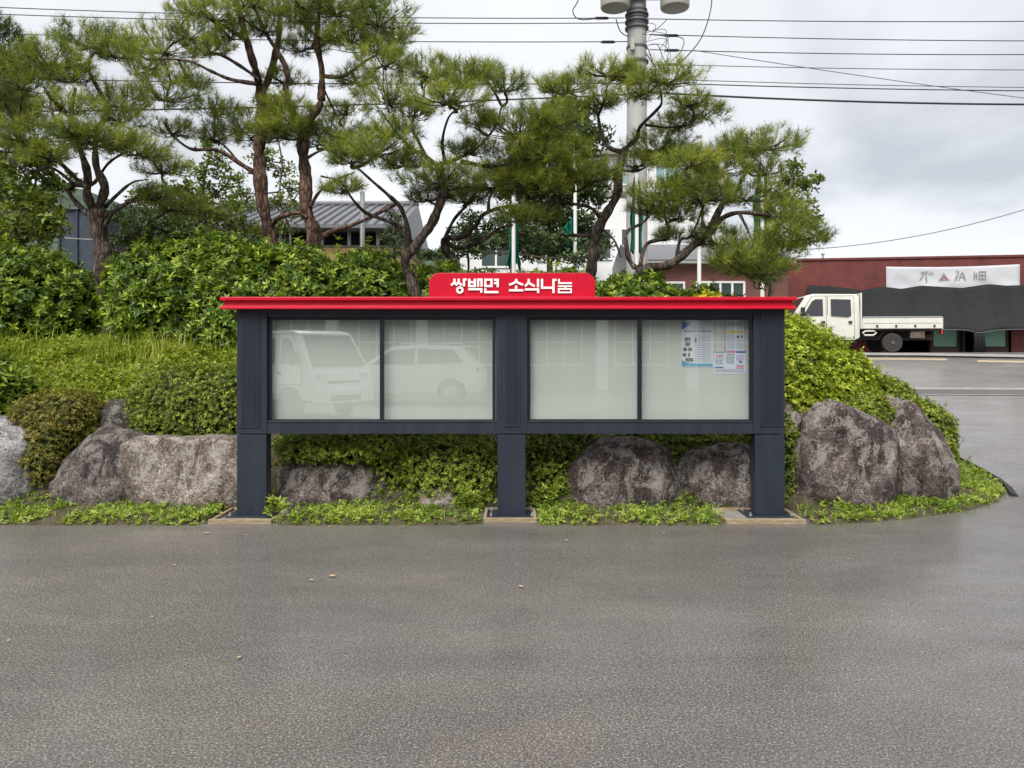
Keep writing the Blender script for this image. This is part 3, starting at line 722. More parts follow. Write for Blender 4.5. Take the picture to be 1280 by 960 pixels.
# ------------------------------------------------------------------ foliage builders
def unit(v): return v/np.maximum(np.linalg.norm(v, axis=-1, keepdims=True), 1e-9)
def frames(n):
    a = np.where(np.abs(n[:, 2:3]) < 0.9, np.array([[0, 0, 1.0]]), np.array([[1.0, 0, 0]]))
    u = unit(np.cross(n, a)); return u, np.cross(n, u)
def leaf_cards(pos, dirs, nrm, length, width, fold=0.15):
    """pointed leaves folded along the midrib: two triangles-pairs each (a kite bent along its length)"""
    side = unit(np.cross(dirs, nrm)); up = unit(np.cross(side, dirs))
    L = length[:, None]; W = width[:, None]
    b = pos; t = pos + dirs*L - up*L*0.12
    m = pos + dirs*L*0.48
    l = m + side*W*0.5 + up*W*fold; r = m - side*W*0.5 + up*W*fold
    V = np.stack([b, l, t, r], 1).reshape(-1, 3)
    i = np.arange(len(pos))*4
    Fa = np.stack([np.stack([i, i+1, i+2], -1), np.stack([i, i+2, i+3], -1)], 1).reshape(-1, 3)
    return V, Fa
def whorls(pts, nrm, k, ll, lw, spread=(35, 85), tint_c=None):
    """k leaves round each shoot tip"""
    n = len(pts); u, v = frames(nrm)
    an = rng.uniform(0, 2*np.pi, (n, 1)) + np.arange(k)[None]*2*np.pi/k + rng.normal(0, .25, (n, k))
    el = np.radians(rng.uniform(spread[0], spread[1], (n, k)))
    d = (u[:, None]*np.cos(an)[..., None] + v[:, None]*np.sin(an)[..., None])*np.sin(el)[..., None] + nrm[:, None]*np.cos(el)[..., None]
    d = d.reshape(-1, 3); up = np.repeat(nrm, k, 0)
    p = np.repeat(pts, k, 0) - up*rng.uniform(0, ll*0.7, (n*k, 1))
    V, Fa = leaf_cards(p, unit(d), up, ll*rng.uniform(.7, 1.2, n*k), lw*rng.uniform(.75, 1.2, n*k))
    if tint_c is None: tint_c = rng.beta(1.6, 1.9, n)
    tn = np.clip(np.repeat(tint_c, k) + rng.normal(0, .13, n*k), 0, 1)
    return V, Fa, np.repeat(tn, 2)
def lump(p, f, seed):
    """cheap smooth noise for lumpy outlines"""
    q = p*f
    s = seed*1.7
    return (np.sin(q[:, 0]*1.9+s)+np.sin(q[:, 1]*2.3+s*1.3+q[:, 2])+np.sin(q[:, 2]*2.1+s*.7+q[:, 0]*1.1)+np.sin((q[:, 0]+q[:, 2])*3.7+s*2)+np.sin((q[:, 0]-q[:, 1])*4.1+s))/5
def shrub(name, label, cat, blobs, mat, ll, lw, spacing, seed, k=6, n_exp=2.2, lumpy=0.12, group=None, layers=2.0, stems=4, tint_bias=0.0):
    """blobs = [(cx,cy,cz,rx,ry,rz)] in metres"""
    b0 = blobs[0]; zb = min(bank1(b0[0], b0[1]), b0[2])
    root = empty(name, (b0[0], b0[1], zb), 0, label, cat, group)
    P, Nn = [], []
    core = MB()
    B = np.array(blobs)
    for bi, (cx, cy, cz, rx, ry, rz) in enumerate(blobs):
        area = 4*np.pi*(((rx*ry)**1.6+(rx*rz)**1.6+(ry*rz)**1.6)/3)**(1/1.6)
        n = int(area*layers/spacing**2)
        d = unit(rng.normal(size=(n, 3))); d = d[d[:, 2] > -0.75]
        kk = (np.abs(d)**n_exp).sum(1)**(-1/n_exp)
        q = d*kk[:, None]
        rr_ = 1 + lumpy*lump(q*np.array([rx, ry, rz]), 3.2/max(rx, .4), seed+bi) + 0.09*lump(q*np.array([rx, ry, rz]), 9.0, seed+bi+3)
        dep = rng.uniform(0, 1, len(q))**2*0.22 - 0.02*rng.normal(size=len(q))
        q = q*(rr_-dep)[:, None]
        nn = unit(np.sign(d)*np.abs(d*kk[:, None])**(n_exp-1)/np.array([rx, ry, rz]))
        pts = q*np.array([rx, ry, rz]) + np.array([cx, cy, cz])
        keep = np.ones(len(pts), bool)
        for bj in range(len(blobs)):
            if bj != bi:
                e = (np.abs((pts-B[bj, :3])/B[bj, 3:])**n_exp).sum(1); keep &= e > 0.72
        keep &= pts[:, 2] > bank(pts[:, 0], pts[:, 1])-0.02
        P.append(pts[keep]); Nn.append(nn[keep])
        # solid filler core against see-through; its dark colour stands in for inner shade
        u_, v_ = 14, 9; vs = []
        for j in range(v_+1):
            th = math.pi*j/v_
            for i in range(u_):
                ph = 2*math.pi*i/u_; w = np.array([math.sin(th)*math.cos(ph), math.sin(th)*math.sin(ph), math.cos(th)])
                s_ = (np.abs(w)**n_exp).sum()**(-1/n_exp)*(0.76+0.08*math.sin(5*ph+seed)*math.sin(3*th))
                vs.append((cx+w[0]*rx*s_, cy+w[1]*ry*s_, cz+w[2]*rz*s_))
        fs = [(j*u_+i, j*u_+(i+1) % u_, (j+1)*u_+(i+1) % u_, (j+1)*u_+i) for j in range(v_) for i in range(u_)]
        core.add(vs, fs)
    core.build('dark_core', M['core'], root, smooth=True)
    P = np.concatenate(P); Nn = np.concatenate(Nn)
    Nn = unit(Nn + rng.normal(0, .32, Nn.shape) + np.array([0, 0, .38]))
    tc = np.clip(rng.beta(1.5, 1.9, len(P)) + tint_bias, 0, 1)
    V, Fa, tn = whorls(P, Nn, k, ll, lw, tint_c=tc)
    # a few longer shoots standing out of the outline
    ns = max(6, len(P)//60); si = rng.integers(0, len(P), ns)
    sp_, sn = [], []
    for s in si:
        h = rng.uniform(.4, 2.2)*ll
        for q in range(3): sp_.append(P[s]+unit((Nn[s]+np.array([0, 0, .8]))[None])[0]*h*(q+1)/2); sn.append(Nn[s]+np.array([0, 0, .8]))
    V2, F2, t2 = whorls(np.array(sp_), unit(np.array(sn)), max(4, k-1), ll*.95, lw*.9, tint_c=np.clip(rng.uniform(.55, 1, len(sp_)), 0, 1))
    V = np.concatenate([V, V2]); Fa = np.concatenate([Fa, F2+len(V)-len(V2)]); tn = np.concatenate([tn, t2])
    mesh_np('foliage', V, Fa, mat, root, tn)
    rn = random.Random(seed)
    for _ in range(stems):
        bl = rn.choice(blobs); x0, y0 = bl[0]+rn.uniform(-.4, .4)*bl[3], bl[1]+rn.uniform(-.4, .2)*bl[4]
        g0 = bank1(x0, y0)-.05
        MB().tube([(x0, y0, min(g0, bl[2]-.1)), (x0+rn.uniform(-.1, .1), y0, (g0+bl[2])/2), (x0+rn.uniform(-.2, .2), y0, bl[2]+bl[5]*.5)], [.022, .016, .008], 6).build('stem', M['twig'], root)
    return root

# clipped azaleas and the mound at the right
AZ = 'azaleas planted on the bank'
shrub('azalea_shrub', 'clipped olive azalea above the wide pale boulder left of the board', 'shrub', [(-3.36, 8.40, .90, .82, .60, .50)], M['azalea'], .030, .014, .040, 21, n_exp=2.9, lumpy=.07, group=AZ, layers=2.6, tint_bias=.12)
shrub('azalea_shrub', 'bronzed small azalea spreading over the dark boulder at far left', 'shrub', [(-4.75, 7.98, .78, .46, .40, .34), (-4.70, 7.62, .48, .24, .22, .32)], M['azalea_red'], .028, .014, .038, 22, n_exp=2.3, lumpy=.16, group=AZ, layers=2.4)
shrub('azalea_shrub', 'long clipped azalea under the two left panes of the board', 'shrub', [(-1.32, 7.98, .38, 1.16, .52, .42), (-.62, 7.62, .30, .52, .34, .38), (-1.70, 7.66, .58, .66, .38, .17)], M['azalea'], .032, .015, .042, 23, n_exp=2.7, lumpy=.10, group=AZ, layers=2.6, tint_bias=.25)
shrub('azalea_shrub', 'dark azalea beside the middle leg of the board', 'shrub', [(.40, 7.82, .22, .46, .40, .58), (.60, 8.0, .45, .45, .4, .33)], M['azalea'], .032, .015, .042, 24, n_exp=2.4, lumpy=.14, group=AZ, layers=2.4, tint_bias=.18)
shrub('azalea_shrub', 'dark azalea behind the arched boulder under the right panes', 'shrub', [(1.66, 8.18, .40, .95, .46, .44), (1.68, 7.92, .30, .26, .32, .38)], M['azalea'], .032, .015, .042, 25, n_exp=2.4, lumpy=.14, group=AZ, layers=2.4, tint_bias=.18)
shrub('azalea_shrub', 'narrow azalea between the right leg and the tall boulder', 'shrub', [(2.66, 7.80, .28, .30, .32, .62)], M['azalea'], .030, .014, .040, 26, n_exp=2.3, lumpy=.14, group=AZ, layers=2.4, tint_bias=.08)
shrub('azalea_shrub', 'big bright yellow green azalea mound at the right end of the board', 'shrub', [(3.05, 9.05, 1.14, .92, .92, .84), (3.62, 8.80, 1.0, .58, .70, .60)], M['azalea_bright'], .042, .019, .046, 27, n_exp=2.15, lumpy=.06, group=AZ, layers=2.8, tint_bias=.1)
shrub('azalea_shrub', 'low clipped azalea trailing down over the two right hand boulders', 'shrub', [(4.08, 8.85, .74, .56, .70, .56), (4.58, 8.75, .50, .42, .60, .50), (3.74, 8.02, .84, .26, .26, .26)], M['azalea'], .030, .014, .036, 28, n_exp=2.2, lumpy=.05, group=AZ, layers=3.0, tint_bias=.22)

# the tall hedge shrubs behind
HG = 'leafy evergreen shrubs behind the board'
hedge = [
 ('tall leafy evergreen shrub at the left edge of the picture', [(-6.85, 10.4, 2.2, 1.0, .8, .74), (-6.15, 10.5, 2.1, .50, .6, .60)], 41),
 ('leafy evergreen shrub just right of the thick left pine trunk', [(-4.75, 10.3, 2.2, .66, .8, .76), (-4.5, 9.95, 1.95, .5, .5, .52)], 42),
 ('tall leafy evergreen shrub left of the board roof', [(-4.0, 10.25, 2.18, .82, .85, .86), (-3.55, 9.75, 1.85, .55, .5, .55)], 43),
 ('leafy evergreen shrub in front of the two reddish pine trunks', [(-2.95, 10.3, 2.1, .75, .8, .82)], 44),
 ('leafy evergreen shrub left of the centre pine trunk', [(-2.0, 10.35, 2.05, .70, .75, .82)], 45),
 ('low evergreen shrub behind the left half of the red name sign', [(-.75, 10.5, 1.95, .85, .75, .74)], 46),
 ('low evergreen shrub behind the right half of the red name sign', [(.45, 10.5, 1.9, .75, .7, .74)], 47),
 ('low evergreen shrub just right of the red name sign', [(1.55, 10.4, 1.85, .80, .7, .70)], 48),
 ('low evergreen shrub below the brown brick house windows', [(2.6, 10.6, 1.75, .72, .7, .60)], 49),
]
for lab, bl, sd_ in hedge:
    shrub('evergreen_shrub', lab, 'shrub', bl, M['hedge'], .082, .034, .090, sd_, k=7, n_exp=2.5, lumpy=.20, group=HG, layers=2.6, stems=5, tint_bias=.10)
shrub('golden_shrub', 'small yellow leaved shrub below the brick house window', 'shrub', [(2.62, 10.15, 2.08, .26, .3, .22)], M['gold'], .05, .024, .06, 51, k=6, layers=2.2)
shrub('leafy_herb', 'bluish green tall herb at the left edge above the grey boulder', 'plant', [(-5.75, 8.35, 1.1, .48, .4, .45)], M['weed'], .13, .035, .085, 52, k=5, lumpy=.25, layers=1.3)

# ------------------------------------------------------------------ grass and weeds
def blades(pts, h, w, lean=.5, seed=0):
    n = len(pts); a = rng.uniform(0, 2*np.pi, n); d = np.stack([np.cos(a), np.sin(a), np.zeros(n)], -1)
    s = np.stack([-np.sin(a), np.cos(a), np.zeros(n)], -1)
    H = (h*rng.uniform(.5, 1.25, n))[:, None]; W = (w*rng.uniform(.7, 1.3, n))[:, None]; ln = (rng.uniform(.1, 1, n)*lean)[:, None]
    p0l, p0r = pts - s*W*.5, pts + s*W*.5
    m = pts + np.array([0, 0, 1.0])*H*.6 + d*H*ln*.35; ml, mr = m - s*W*.4, m + s*W*.4
    t = pts + np.array([0, 0, 1.0])*H*(1-.25*ln) + d*H*ln
    V = np.stack([p0l, p0r, mr, ml, t], 1).reshape(-1, 3); i = np.arange(n)*5
    Fa = np.stack([np.stack([i, i+1, i+2], -1), np.stack([i, i+2, i+3], -1), np.stack([i+3, i+2, i+4], -1)], 1).reshape(-1, 3)
    return V, Fa
def scatter(n, x0, x1, y0, y1, dmin, dmax):
    x = rng.uniform(x0, x1, n); y = rng.uniform(y0, y1, n); d = sdf(x, y); k = (d > dmin) & (d < dmax)
    x, y = x[k], y[k]; return np.stack([x, y, bank(x, y)-.01], -1)
def clumpy(p, f, thr, seed):
    v = lump(p*np.array([1, 1, 0]), f, seed); return p[v + rng.normal(0, .2, len(p)) > thr]
def tint_patch(p, f, seed, per):
    return np.repeat(np.clip(.45 + .3*lump(p*np.array([1, 1, 0]), f, seed) + rng.normal(0, .2, len(p)), 0, 1), per)
p = scatter(26000, -8.5, -2.2, 7.9, 10.4, 1.35, 3.6); p = p[p[:, 0] < -2.6]
V, Fa = blades(p, .13, .011, 1.1); tn = tint_patch(p, 1.6, 3, 3)
p2 = clumpy(scatter(4200, -8.5, -2.6, 8.9, 10.2, 1.9, 3.4), 2.2, .12, 5); V2, F2 = blades(p2, .42, .010, 1.0)
tag(mesh_np('grass', np.concatenate([V, V2]), np.concatenate([Fa, F2+len(V)]), M['grass'], None, np.concatenate([tn, tint_patch(p2, 1.2, 6, 3)])), 'yellow green grass covering the bank at the left', 'grass', None, 'stuff')
p = scatter(22000, -8.5, -2.4, 8.0, 10.0, 1.2, 3.2); p = clumpy(p, 2.0, -.15, 9); p[:, 2] += rng.uniform(.03, .20, len(p))
V, Fa, tn = whorls(p, unit(rng.normal(0, .35, p.shape)+np.array([0, -.2, 1.0])), 5, .045, .022)
tag(mesh_np('bank_weeds', V, Fa, M['grass'], None, tn), 'small leafy weeds growing among the bank grass', 'weeds', None, 'stuff')
# strip at the foot of the boulders
def off_footing(p):
    k = np.ones(len(p), bool)
    for a, b in ((260, 339), (604, 671), (908, 1008)):
        x0, x1 = (a-640)/F*6.8-.02, (b-640)/F*6.8+.02; k &= ~((p[:, 0] > x0) & (p[:, 0] < x1) & (p[:, 1] > 6.6) & (p[:, 1] < 7.33))
    return p[k]
p = off_footing(scatter(30000, -7, 6.0, 6.6, 9.6, .0, .75)); p = p[(p[:, 0] < 5.9)]
p = clumpy(p, 3.4, -.16, 11); p[:, 2] += rng.uniform(.005, .05, len(p))*(1+1.2*np.clip(lump(p*np.array([1, 1, 0]), 5.0, 2), 0, 1))
V, Fa, tn = whorls(p, unit(rng.normal(0, .4, p.shape)+np.array([0, -.25, 1.0])), 4, .040, .022, (40, 95), np.clip(.5+.35*lump(p*np.array([1, 1, 0]), 2.6, 5)+rng.normal(0, .2, len(p)), 0, 1))
p2 = off_footing(scatter(13000, -7, 6.0, 6.6, 9.8, .0, .8)); V2, F2 = blades(p2, .085, .008, 1.0)
tag(mesh_np('ground_cover', np.concatenate([V, V2]), np.concatenate([Fa, F2+len(V)]), M['weed'], None, np.concatenate([tn, tint_patch(p2, 2, 4, 3)])), 'low green weeds along the foot of the boulders', 'weeds', None, 'stuff')
p = scatter(26000, -17, 6, 8.0, 17.5, 1.0, 99); p = p[~((p[:, 0] < -2.4) & (p[:, 1] < 10.3))]
V, Fa = blades(p, .16, .012, .8)
tag(mesh_np('under_grass', V, Fa, M['grass'], None, tint_patch(p, 1, 8, 3)), 'rough grass under the shrubs and pines', 'grass', None, 'stuff')
for k, (px, py) in enumerate([(355, 645), (640-95, 628), (596, 628), (665, 645)]):
    q = PX(px, py, 7.0)
# single leafy weeds beside the footings
for lab, X, Y, s in (('leafy weed at the right corner of the left footing', -2.17, 6.95, .16), ('leafy weed beside the left edge of the middle footing', -.42, 7.2, .18), ('yellowish weed between the middle leg and the arched boulder', .36, 7.35, .20)):
    r0 = empty('weed_plant', (X, Y, .03), 0, lab, 'plant')
    pp = np.array([X, Y, .05]) + rng.normal(0, .045, (22, 3))*np.array([1, .7, 0]) + np.array([0, 0, 1])*rng.uniform(.02, s, (22, 1))
    V, Fa, tn = whorls(pp, unit(rng.normal(0, .4, pp.shape)+np.array([0, -.2, 1.0])), 5, .06, .03, tint_c=rng.uniform(.4, 1, 22))
    mesh_np('leaves', V, Fa, M['weed'], r0, tn)
    for q in pp[:8]: MB().tube([(X, Y, .02), tuple(q)], [.004, .002], 5).build('stem', M['twig'], r0)

# ------------------------------------------------------------------ trees
def smooth_path(pts, step=4):
    out = []; n = len(pts)
    for i in range(n-1):
        p0, p1, p2, p3 = pts[max(i-1, 0)], pts[i], pts[i+1], pts[min(i+2, n-1)]
        for k in range(step):
            t = k/step
            out.append(.5*((2*p1)+(p2-p0)*t+(2*p0-5*p1+4*p2-p3)*t*t+(3*p1-p0-3*p2+p3)*t**3))
    out.append(pts[-1]); return out
def limbs(tree_paths, Y, rnd, wob=.03, spread=.8):
    """tree_paths: [(pixel points, r0, r1 in metres)]; limbs start on an earlier limb when their first point lies near one. Returns mesh builder and sample points."""
    mb = MB(); S_ = []
    for pi, (pts, r0, r1) in enumerate(tree_paths):
        n = len(pts)
        if pi == 0: y0 = Y; yend = Y + rnd.uniform(-.2, .2)
        else:
            q = PX(pts[0][0], pts[0][1], Y)
            j = min(S_, key=lambda s: (s[0].x-q.x)**2+(s[0].z-q.z)**2); y0 = j[0].y; yend = y0+rnd.uniform(-spread, spread)
        W = []
        for i, p in enumerate(pts):
            f = i/(n-1); y = y0+(yend-y0)*f
            # place on the ray of the nominal distance, then push in depth keeping real size
            w = PX(p[0], p[1], Y); w.y = y; w.x *= y/Y; w.z = CAMZ+(w.z-CAMZ)*y/Y
            if 0 < i: w += Vector((rnd.gauss(0, wob), rnd.gauss(0, wob), rnd.gauss(0, wob)))
            W.append(w)
        sm = smooth_path(W, 5); k = len(sm)
        rad = [(r0+(r1-r0)*(i/(k-1))**.7)*.82*(1+.10*math.sin(i*1.7+pi)+.10*math.sin(i*.6+pi*2)+rnd.uniform(-.09, .09)) for i in range(k)]
        if pi == 0: rad[0] *= 1.35; rad[1] *= 1.15
        mb.tube(sm, rad, 10 if r0 > .06 else 7)
        for s, r_ in zip(sm, rad): S_.append((s, r_))
    return mb, S_
def rooted(paths, Y):
    """carry the first limb path down into the ground"""
    p0 = PX(paths[0][0][0][0], paths[0][0][0][1], Y)
    g = bank1(p0.x, p0.y) if sdf(np.array([p0.x]), np.array([p0.y]))[0] > 0 else base(p0.y)
    if p0.z > g:
        x, y = paths[0][0][0]; yg = HOR+(CAMZ-g+.12)/Y*F
        extra = [(x+2, yg)] + ([(x+1, (y+yg)/2)] if yg-y > 40 else [])
        paths = [(extra+list(paths[0][0]), paths[0][1], paths[0][2])]+list(paths[1:])
    return paths, Vector((p0.x, p0.y, g))
def tufts(P, ax, nn, length, width, droop=.0):
    n = len(P); u, v = frames(ax)
    an = rng.uniform(0, 2*np.pi, (n, nn)); el = np.radians(rng.uniform(12, 82, (n, nn)))
    d = (u[:, None]*np.cos(an)[..., None]+v[:, None]*np.sin(an)[..., None])*np.sin(el)[..., None]+ax[:, None]*np.cos(el)[..., None]
    d = d.reshape(-1, 3); b = np.repeat(P, nn, 0)+np.repeat(ax, nn, 0)*rng.uniform(-.05, .06, (n*nn, 1))
    L = (length*rng.uniform(.7, 1.2, n*nn))[:, None]; s = unit(np.cross(d, rng.normal(size=d.shape)))*width*.5
    V = np.stack([b-s, b+s, b+d*L], 1).reshape(-1, 3)
    return V, np.arange(len(V)).reshape(-1, 3)
def pine(label, Y, paths, pads, mat, needle, seed, dens=1.0, group='pines on the bank', spread=.8, length=.135, width=.0054, nn=28):
    rnd = random.Random(seed); paths, rp = rooted(paths, Y)
    mb, S_ = limbs(paths, Y, rnd, .034, spread)
    p0 = PX(paths[0][0][0][0], paths[0][0][0][1], Y)
    g = bank1(p0.x, p0.y) if sdf(np.array([p0.x]), np.array([p0.y]))[0] > 0 else base(p0.y)
    root = empty('pine_tree', rp, 0, label, 'tree', group)
    P, A = [], []; tw = MB()
    tints = []
    for (cx, cy, rx, ry) in pads:
        w = PX(cx, cy, Y)
        j = min(S_, key=lambda s: (s[0].x-w.x)**2+(s[0].z-w.z)**2)
        y = j[0].y+rnd.uniform(-.3, .3); c = PX(cx, cy, Y); c = Vector((c.x*y/Y, y, CAMZ+(c.z-CAMZ)*y/Y))
        a, b = rx/F*y, ry/F*y; dp = a*rnd.uniform(.8, 1.1)
        # carrying branch from the nearest limb into the pad
        st = j[0]; md = (st+c)/2+Vector((rnd.gauss(0, .05), rnd.gauss(0, .05), -.04))
        lowc = c-Vector((0, 0, b*.35))
        tw.tube(smooth_path([st, md, lowc], 3), [min(j[1]*.8, .028)]*1+[.020]*2+[.017]*3+[.013], 6)
        a *= 1.16; b *= 1.30; nt = int(dens*(400*a*dp + 300*a*b) + 30)
        th = rng.uniform(0, 2*np.pi, nt); rad = np.sqrt(rng.uniform(0, 1, nt)); h = rng.uniform(-.55, 1, nt)
        rim = np.sqrt(np.clip(1-rad**2*.85, 0, 1))
        q = np.stack([rad*np.cos(th)*a, rad*np.sin(th)*dp, h*b*rim], -1)
        q *= (1+.30*lump(q, 6.0, seed+cx)[:, None]+np.abs(rng.normal(0, .16, (nt, 1))))
        out = unit(q/np.array([a*a, dp*dp, b*b*1.4])+np.array([0, 0, 1e-6]))
        ax = unit(out*.75+np.array([0, 0, .75])+rng.normal(0, .28, q.shape))
        pos = q+np.array(c); P.append(pos); A.append(ax)
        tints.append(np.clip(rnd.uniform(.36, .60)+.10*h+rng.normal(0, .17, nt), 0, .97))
        # twigs inside the pad
        for i in range(min(nt, 6+int(nt*.10))):
            e = Vector(pos[i]); mm = (lowc+e)/2+Vector((rnd.gauss(0, .03), rnd.gauss(0, .03), -.03))
            tw.tube([lowc, mm, e], [.010, .007, .004], 5, cap=False)
    P = np.concatenate(P); A = np.concatenate(A); T = np.concatenate(tints)
    V, Fa = tufts(P, A, nn, length, width)
    tn = np.clip(np.repeat(T, nn)+rng.normal(0, .07, len(Fa)), 0, .97); tn[rng.uniform(size=len(tn)) < .006] = 1.0
    trunk = mb.build('trunk', mat, root, smooth=True)
    tag(tw.build('twigs', M['bark'], trunk, smooth=True), kind='stuff')
    mesh_np('crown', V, Fa, needle, root, tn)
    return root

pine('thick low forked pine at the left with spreading crown', 10.0, [
    ([(133, 352), (128, 318), (124, 285), (120, 262)], .16, .13),
    ([(120, 270), (112, 245), (104, 215), (103, 178), (96, 140), (89, 106)], .09, .025),
    ([(122, 262), (128, 235), (120, 205), (120, 172), (135, 138), (117, 92), (116, 62)], .085, .02),
    ([(118, 272), (98, 255), (85, 240), (86, 226), (62, 214), (35, 205), (5, 196)], .055, .015),
    ([(106, 232), (90, 215), (68, 195), (45, 182), (22, 170)], .05, .015),
    ([(104, 180), (90, 155), (71, 124), (53, 103)], .035, .012),
    ([(130, 270), (142, 262), (165, 246), (188, 238), (210, 230)], .05, .014),
    ([(128, 290), (142, 276), (152, 262), (178, 248), (205, 240)], .05, .012),
    ([(132, 258), (150, 238), (165, 228), (188, 224)], .04, .012),
    ([(88, 228), (112, 226), (130, 210), (150, 192), (175, 188)], .04, .012),
    ([(136, 315), (152, 308), (172, 300), (188, 282), (210, 268)], .06, .014),
    ], [(116, 54, 34, 17), (142, 66, 20, 12), (62, 78, 38, 17), (28, 104, 38, 20), (150, 128, 28, 16), (88, 98, 26, 14), (84, 135, 28, 14), (18, 148, 34, 17), (152, 150, 22, 11), (40, 174, 42, 15),
        (120, 178, 34, 14), (172, 190, 30, 12), (204, 212, 24, 12), (8, 186, 22, 12), (92, 166, 22, 10), (216, 258, 32, 15), (188, 244, 16, 8), (60, 196, 26, 9), (148, 176, 20, 9), (4, 120, 22, 14)], M['bark'], M['needle'], 101, 1.15)
pine('tall red trunked pine left of centre', 11.6, [
    ([(344, 322), (338, 290), (331, 255), (326, 215), (322, 180), (331, 140), (326, 112)], .135, .10),
    ([(326, 115), (318, 90), (312, 60), (302, 30), (292, -12)], .085, .05),
    ([(328, 118), (340, 85), (346, 45), (342, 5), (348, -30)], .07, .04),
    ([(320, 218), (300, 205), (270, 188), (240, 180), (215, 165), (203, 148)], .055, .015),
    ([(322, 105), (295, 98), (265, 92), (235, 80), (205, 78)], .045, .014),
    ([(325, 100), (300, 78), (275, 70), (250, 60), (235, 45)], .04, .014),
    ([(308, 50), (285, 32), (268, 22), (245, 12)], .04, .014),
    ([(300, 205), (280, 180), (262, 172)], .03, .01),
    ([(340, 285), (352, 274), (368, 268), (384, 270)], .05, .03),
    ], [(205, 62, 42, 18), (172, 62, 20, 10), (238, 14, 26, 12), (272, 20, 30, 15), (205, 120, 40, 18), (182, 86, 20, 10), (238, 44, 28, 12), (300, 158, 30, 16), (268, 140, 24, 10), (345, 12, 26, 14), (290, 46, 18, 8),
        (318, 172, 26, 11), (240, 104, 20, 8), (355, 100, 22, 10), (305, 5, 30, 14), (215, 165, 22, 9), (262, 62, 20, 9), (330, 38, 18, 8), (268, 172, 16, 7), (352, 160, 26, 11)], M['bark_red'], M['needle'], 102, 1.0)
pine('tall red trunked pine with forked top left of the name sign', 11.2, [
    ([(392, 322), (389, 292), (386, 262), (380, 225), (378, 190), (382, 152)], .135, .105),
    ([(382, 155), (398, 132), (405, 108), (400, 88), (392, 55), (402, 15), (398, -20)], .09, .035),
    ([(382, 155), (368, 136), (358, 108), (360, 88), (345, 66), (328, 38), (322, 5)], .07, .03),
    ([(402, 95), (430, 88), (452, 78), (475, 62)], .045, .015),
    ([(396, 60), (425, 45), (450, 32)], .035, .012),
    ([(380, 200), (405, 190), (430, 192), (458, 178)], .035, .012),
    ([(394, 302), (420, 288), (450, 276), (490, 256)], .055, .03),
    ([(386, 262), (402, 238), (425, 226), (446, 215)], .045, .015),
    ([(404, 110), (420, 135), (430, 158)], .03, .01),
    ], [(420, 12, 40, 20), (472, 26, 34, 20), (470, 60, 32, 15), (378, 60, 22, 11), (365, 150, 28, 13), (348, 168, 26, 10), (420, 165, 28, 11), (445, 100, 24, 10), (402, 45, 24, 10), (440, 50, 26, 12), (385, 8, 28, 14),
        (455, 178, 26, 10), (495, 45, 18, 10), (398, 178, 22, 9), (370, 25, 20, 10), (452, 8, 26, 12), (350, 130, 22, 9), (432, 140, 20, 8)], M['bark_red'], M['needle'], 103, 1.0)
pine('crooked centre pine with layered pads above the name sign', 9.9, [
    ([(518, 372), (510, 345), (508, 322), (524, 305), (536, 292), (546, 268), (554, 238), (548, 205)], .105, .065),
    ([(548, 208), (530, 192), (512, 182), (496, 160), (486, 138)], .045, .015),
    ([(540, 212), (530, 180), (522, 152), (530, 120)], .04, .015),
    ([(510, 320), (507, 292), (498, 262), (488, 246), (470, 232), (446, 212)], .06, .016),
    ([(504, 284), (480, 275), (458, 266), (440, 248), (420, 232), (400, 220)], .04, .014),
    ([(550, 205), (573, 202), (600, 186), (618, 160), (627, 135)], .042, .014),
    ([(556, 202), (560, 178), (560, 150), (572, 128)], .035, .012),
    ([(576, 202), (610, 208), (650, 200), (676, 188)], .04, .014),
    ([(530, 118), (536, 105), (545, 95)], .02, .01),
    ([(554, 240), (580, 238), (600, 236)], .03, .012),
    ([(486, 140), (480, 110), (477, 85)], .02, .01),
    ], [(486, 124, 32, 20), (560, 126, 38, 14), (631, 110, 24, 12), (536, 92, 32, 11), (578, 98, 34, 10), (478, 78, 28, 14), (492, 166, 26, 11), (465, 190, 42, 13), (650, 166, 42, 18), (690, 152, 34, 17), (555, 226, 44, 13),
        (582, 188, 26, 8), (440, 200, 24, 10), (515, 142, 22, 9), (662, 195, 34, 11), (606, 92, 20, 9), (505, 205, 22, 8), (536, 248, 22, 8), (600, 150, 22, 8), (430, 235, 20, 8)], M['bark'], M['needle'], 104, 1.15, spread=.6)
pine('second centre pine with long limbs reaching right behind the name sign', 10.6, [
    ([(572, 352), (566, 330), (558, 308), (556, 296)], .085, .07),
    ([(557, 304), (575, 308), (600, 302), (622, 288), (640, 276)], .055, .02),
    ([(556, 296), (575, 290), (596, 284), (608, 268), (635, 260), (668, 250), (704, 240)], .06, .016),
    ([(610, 268), (606, 255), (620, 240), (640, 232)], .03, .012),
    ([(668, 250), (680, 262), (690, 250), (722, 236)], .025, .01),
    ([(556, 298), (570, 270), (586, 252), (596, 242)], .04, .014),
    ], [(708, 218, 52, 15), (612, 232, 42, 13), (662, 232, 38, 12), (735, 225, 24, 11), (694, 184, 36, 11), (652, 272, 26, 8), (585, 250, 22, 8), (640, 215, 30, 10)], M['bark'], M['needle'], 105, 1.15, spread=.5)
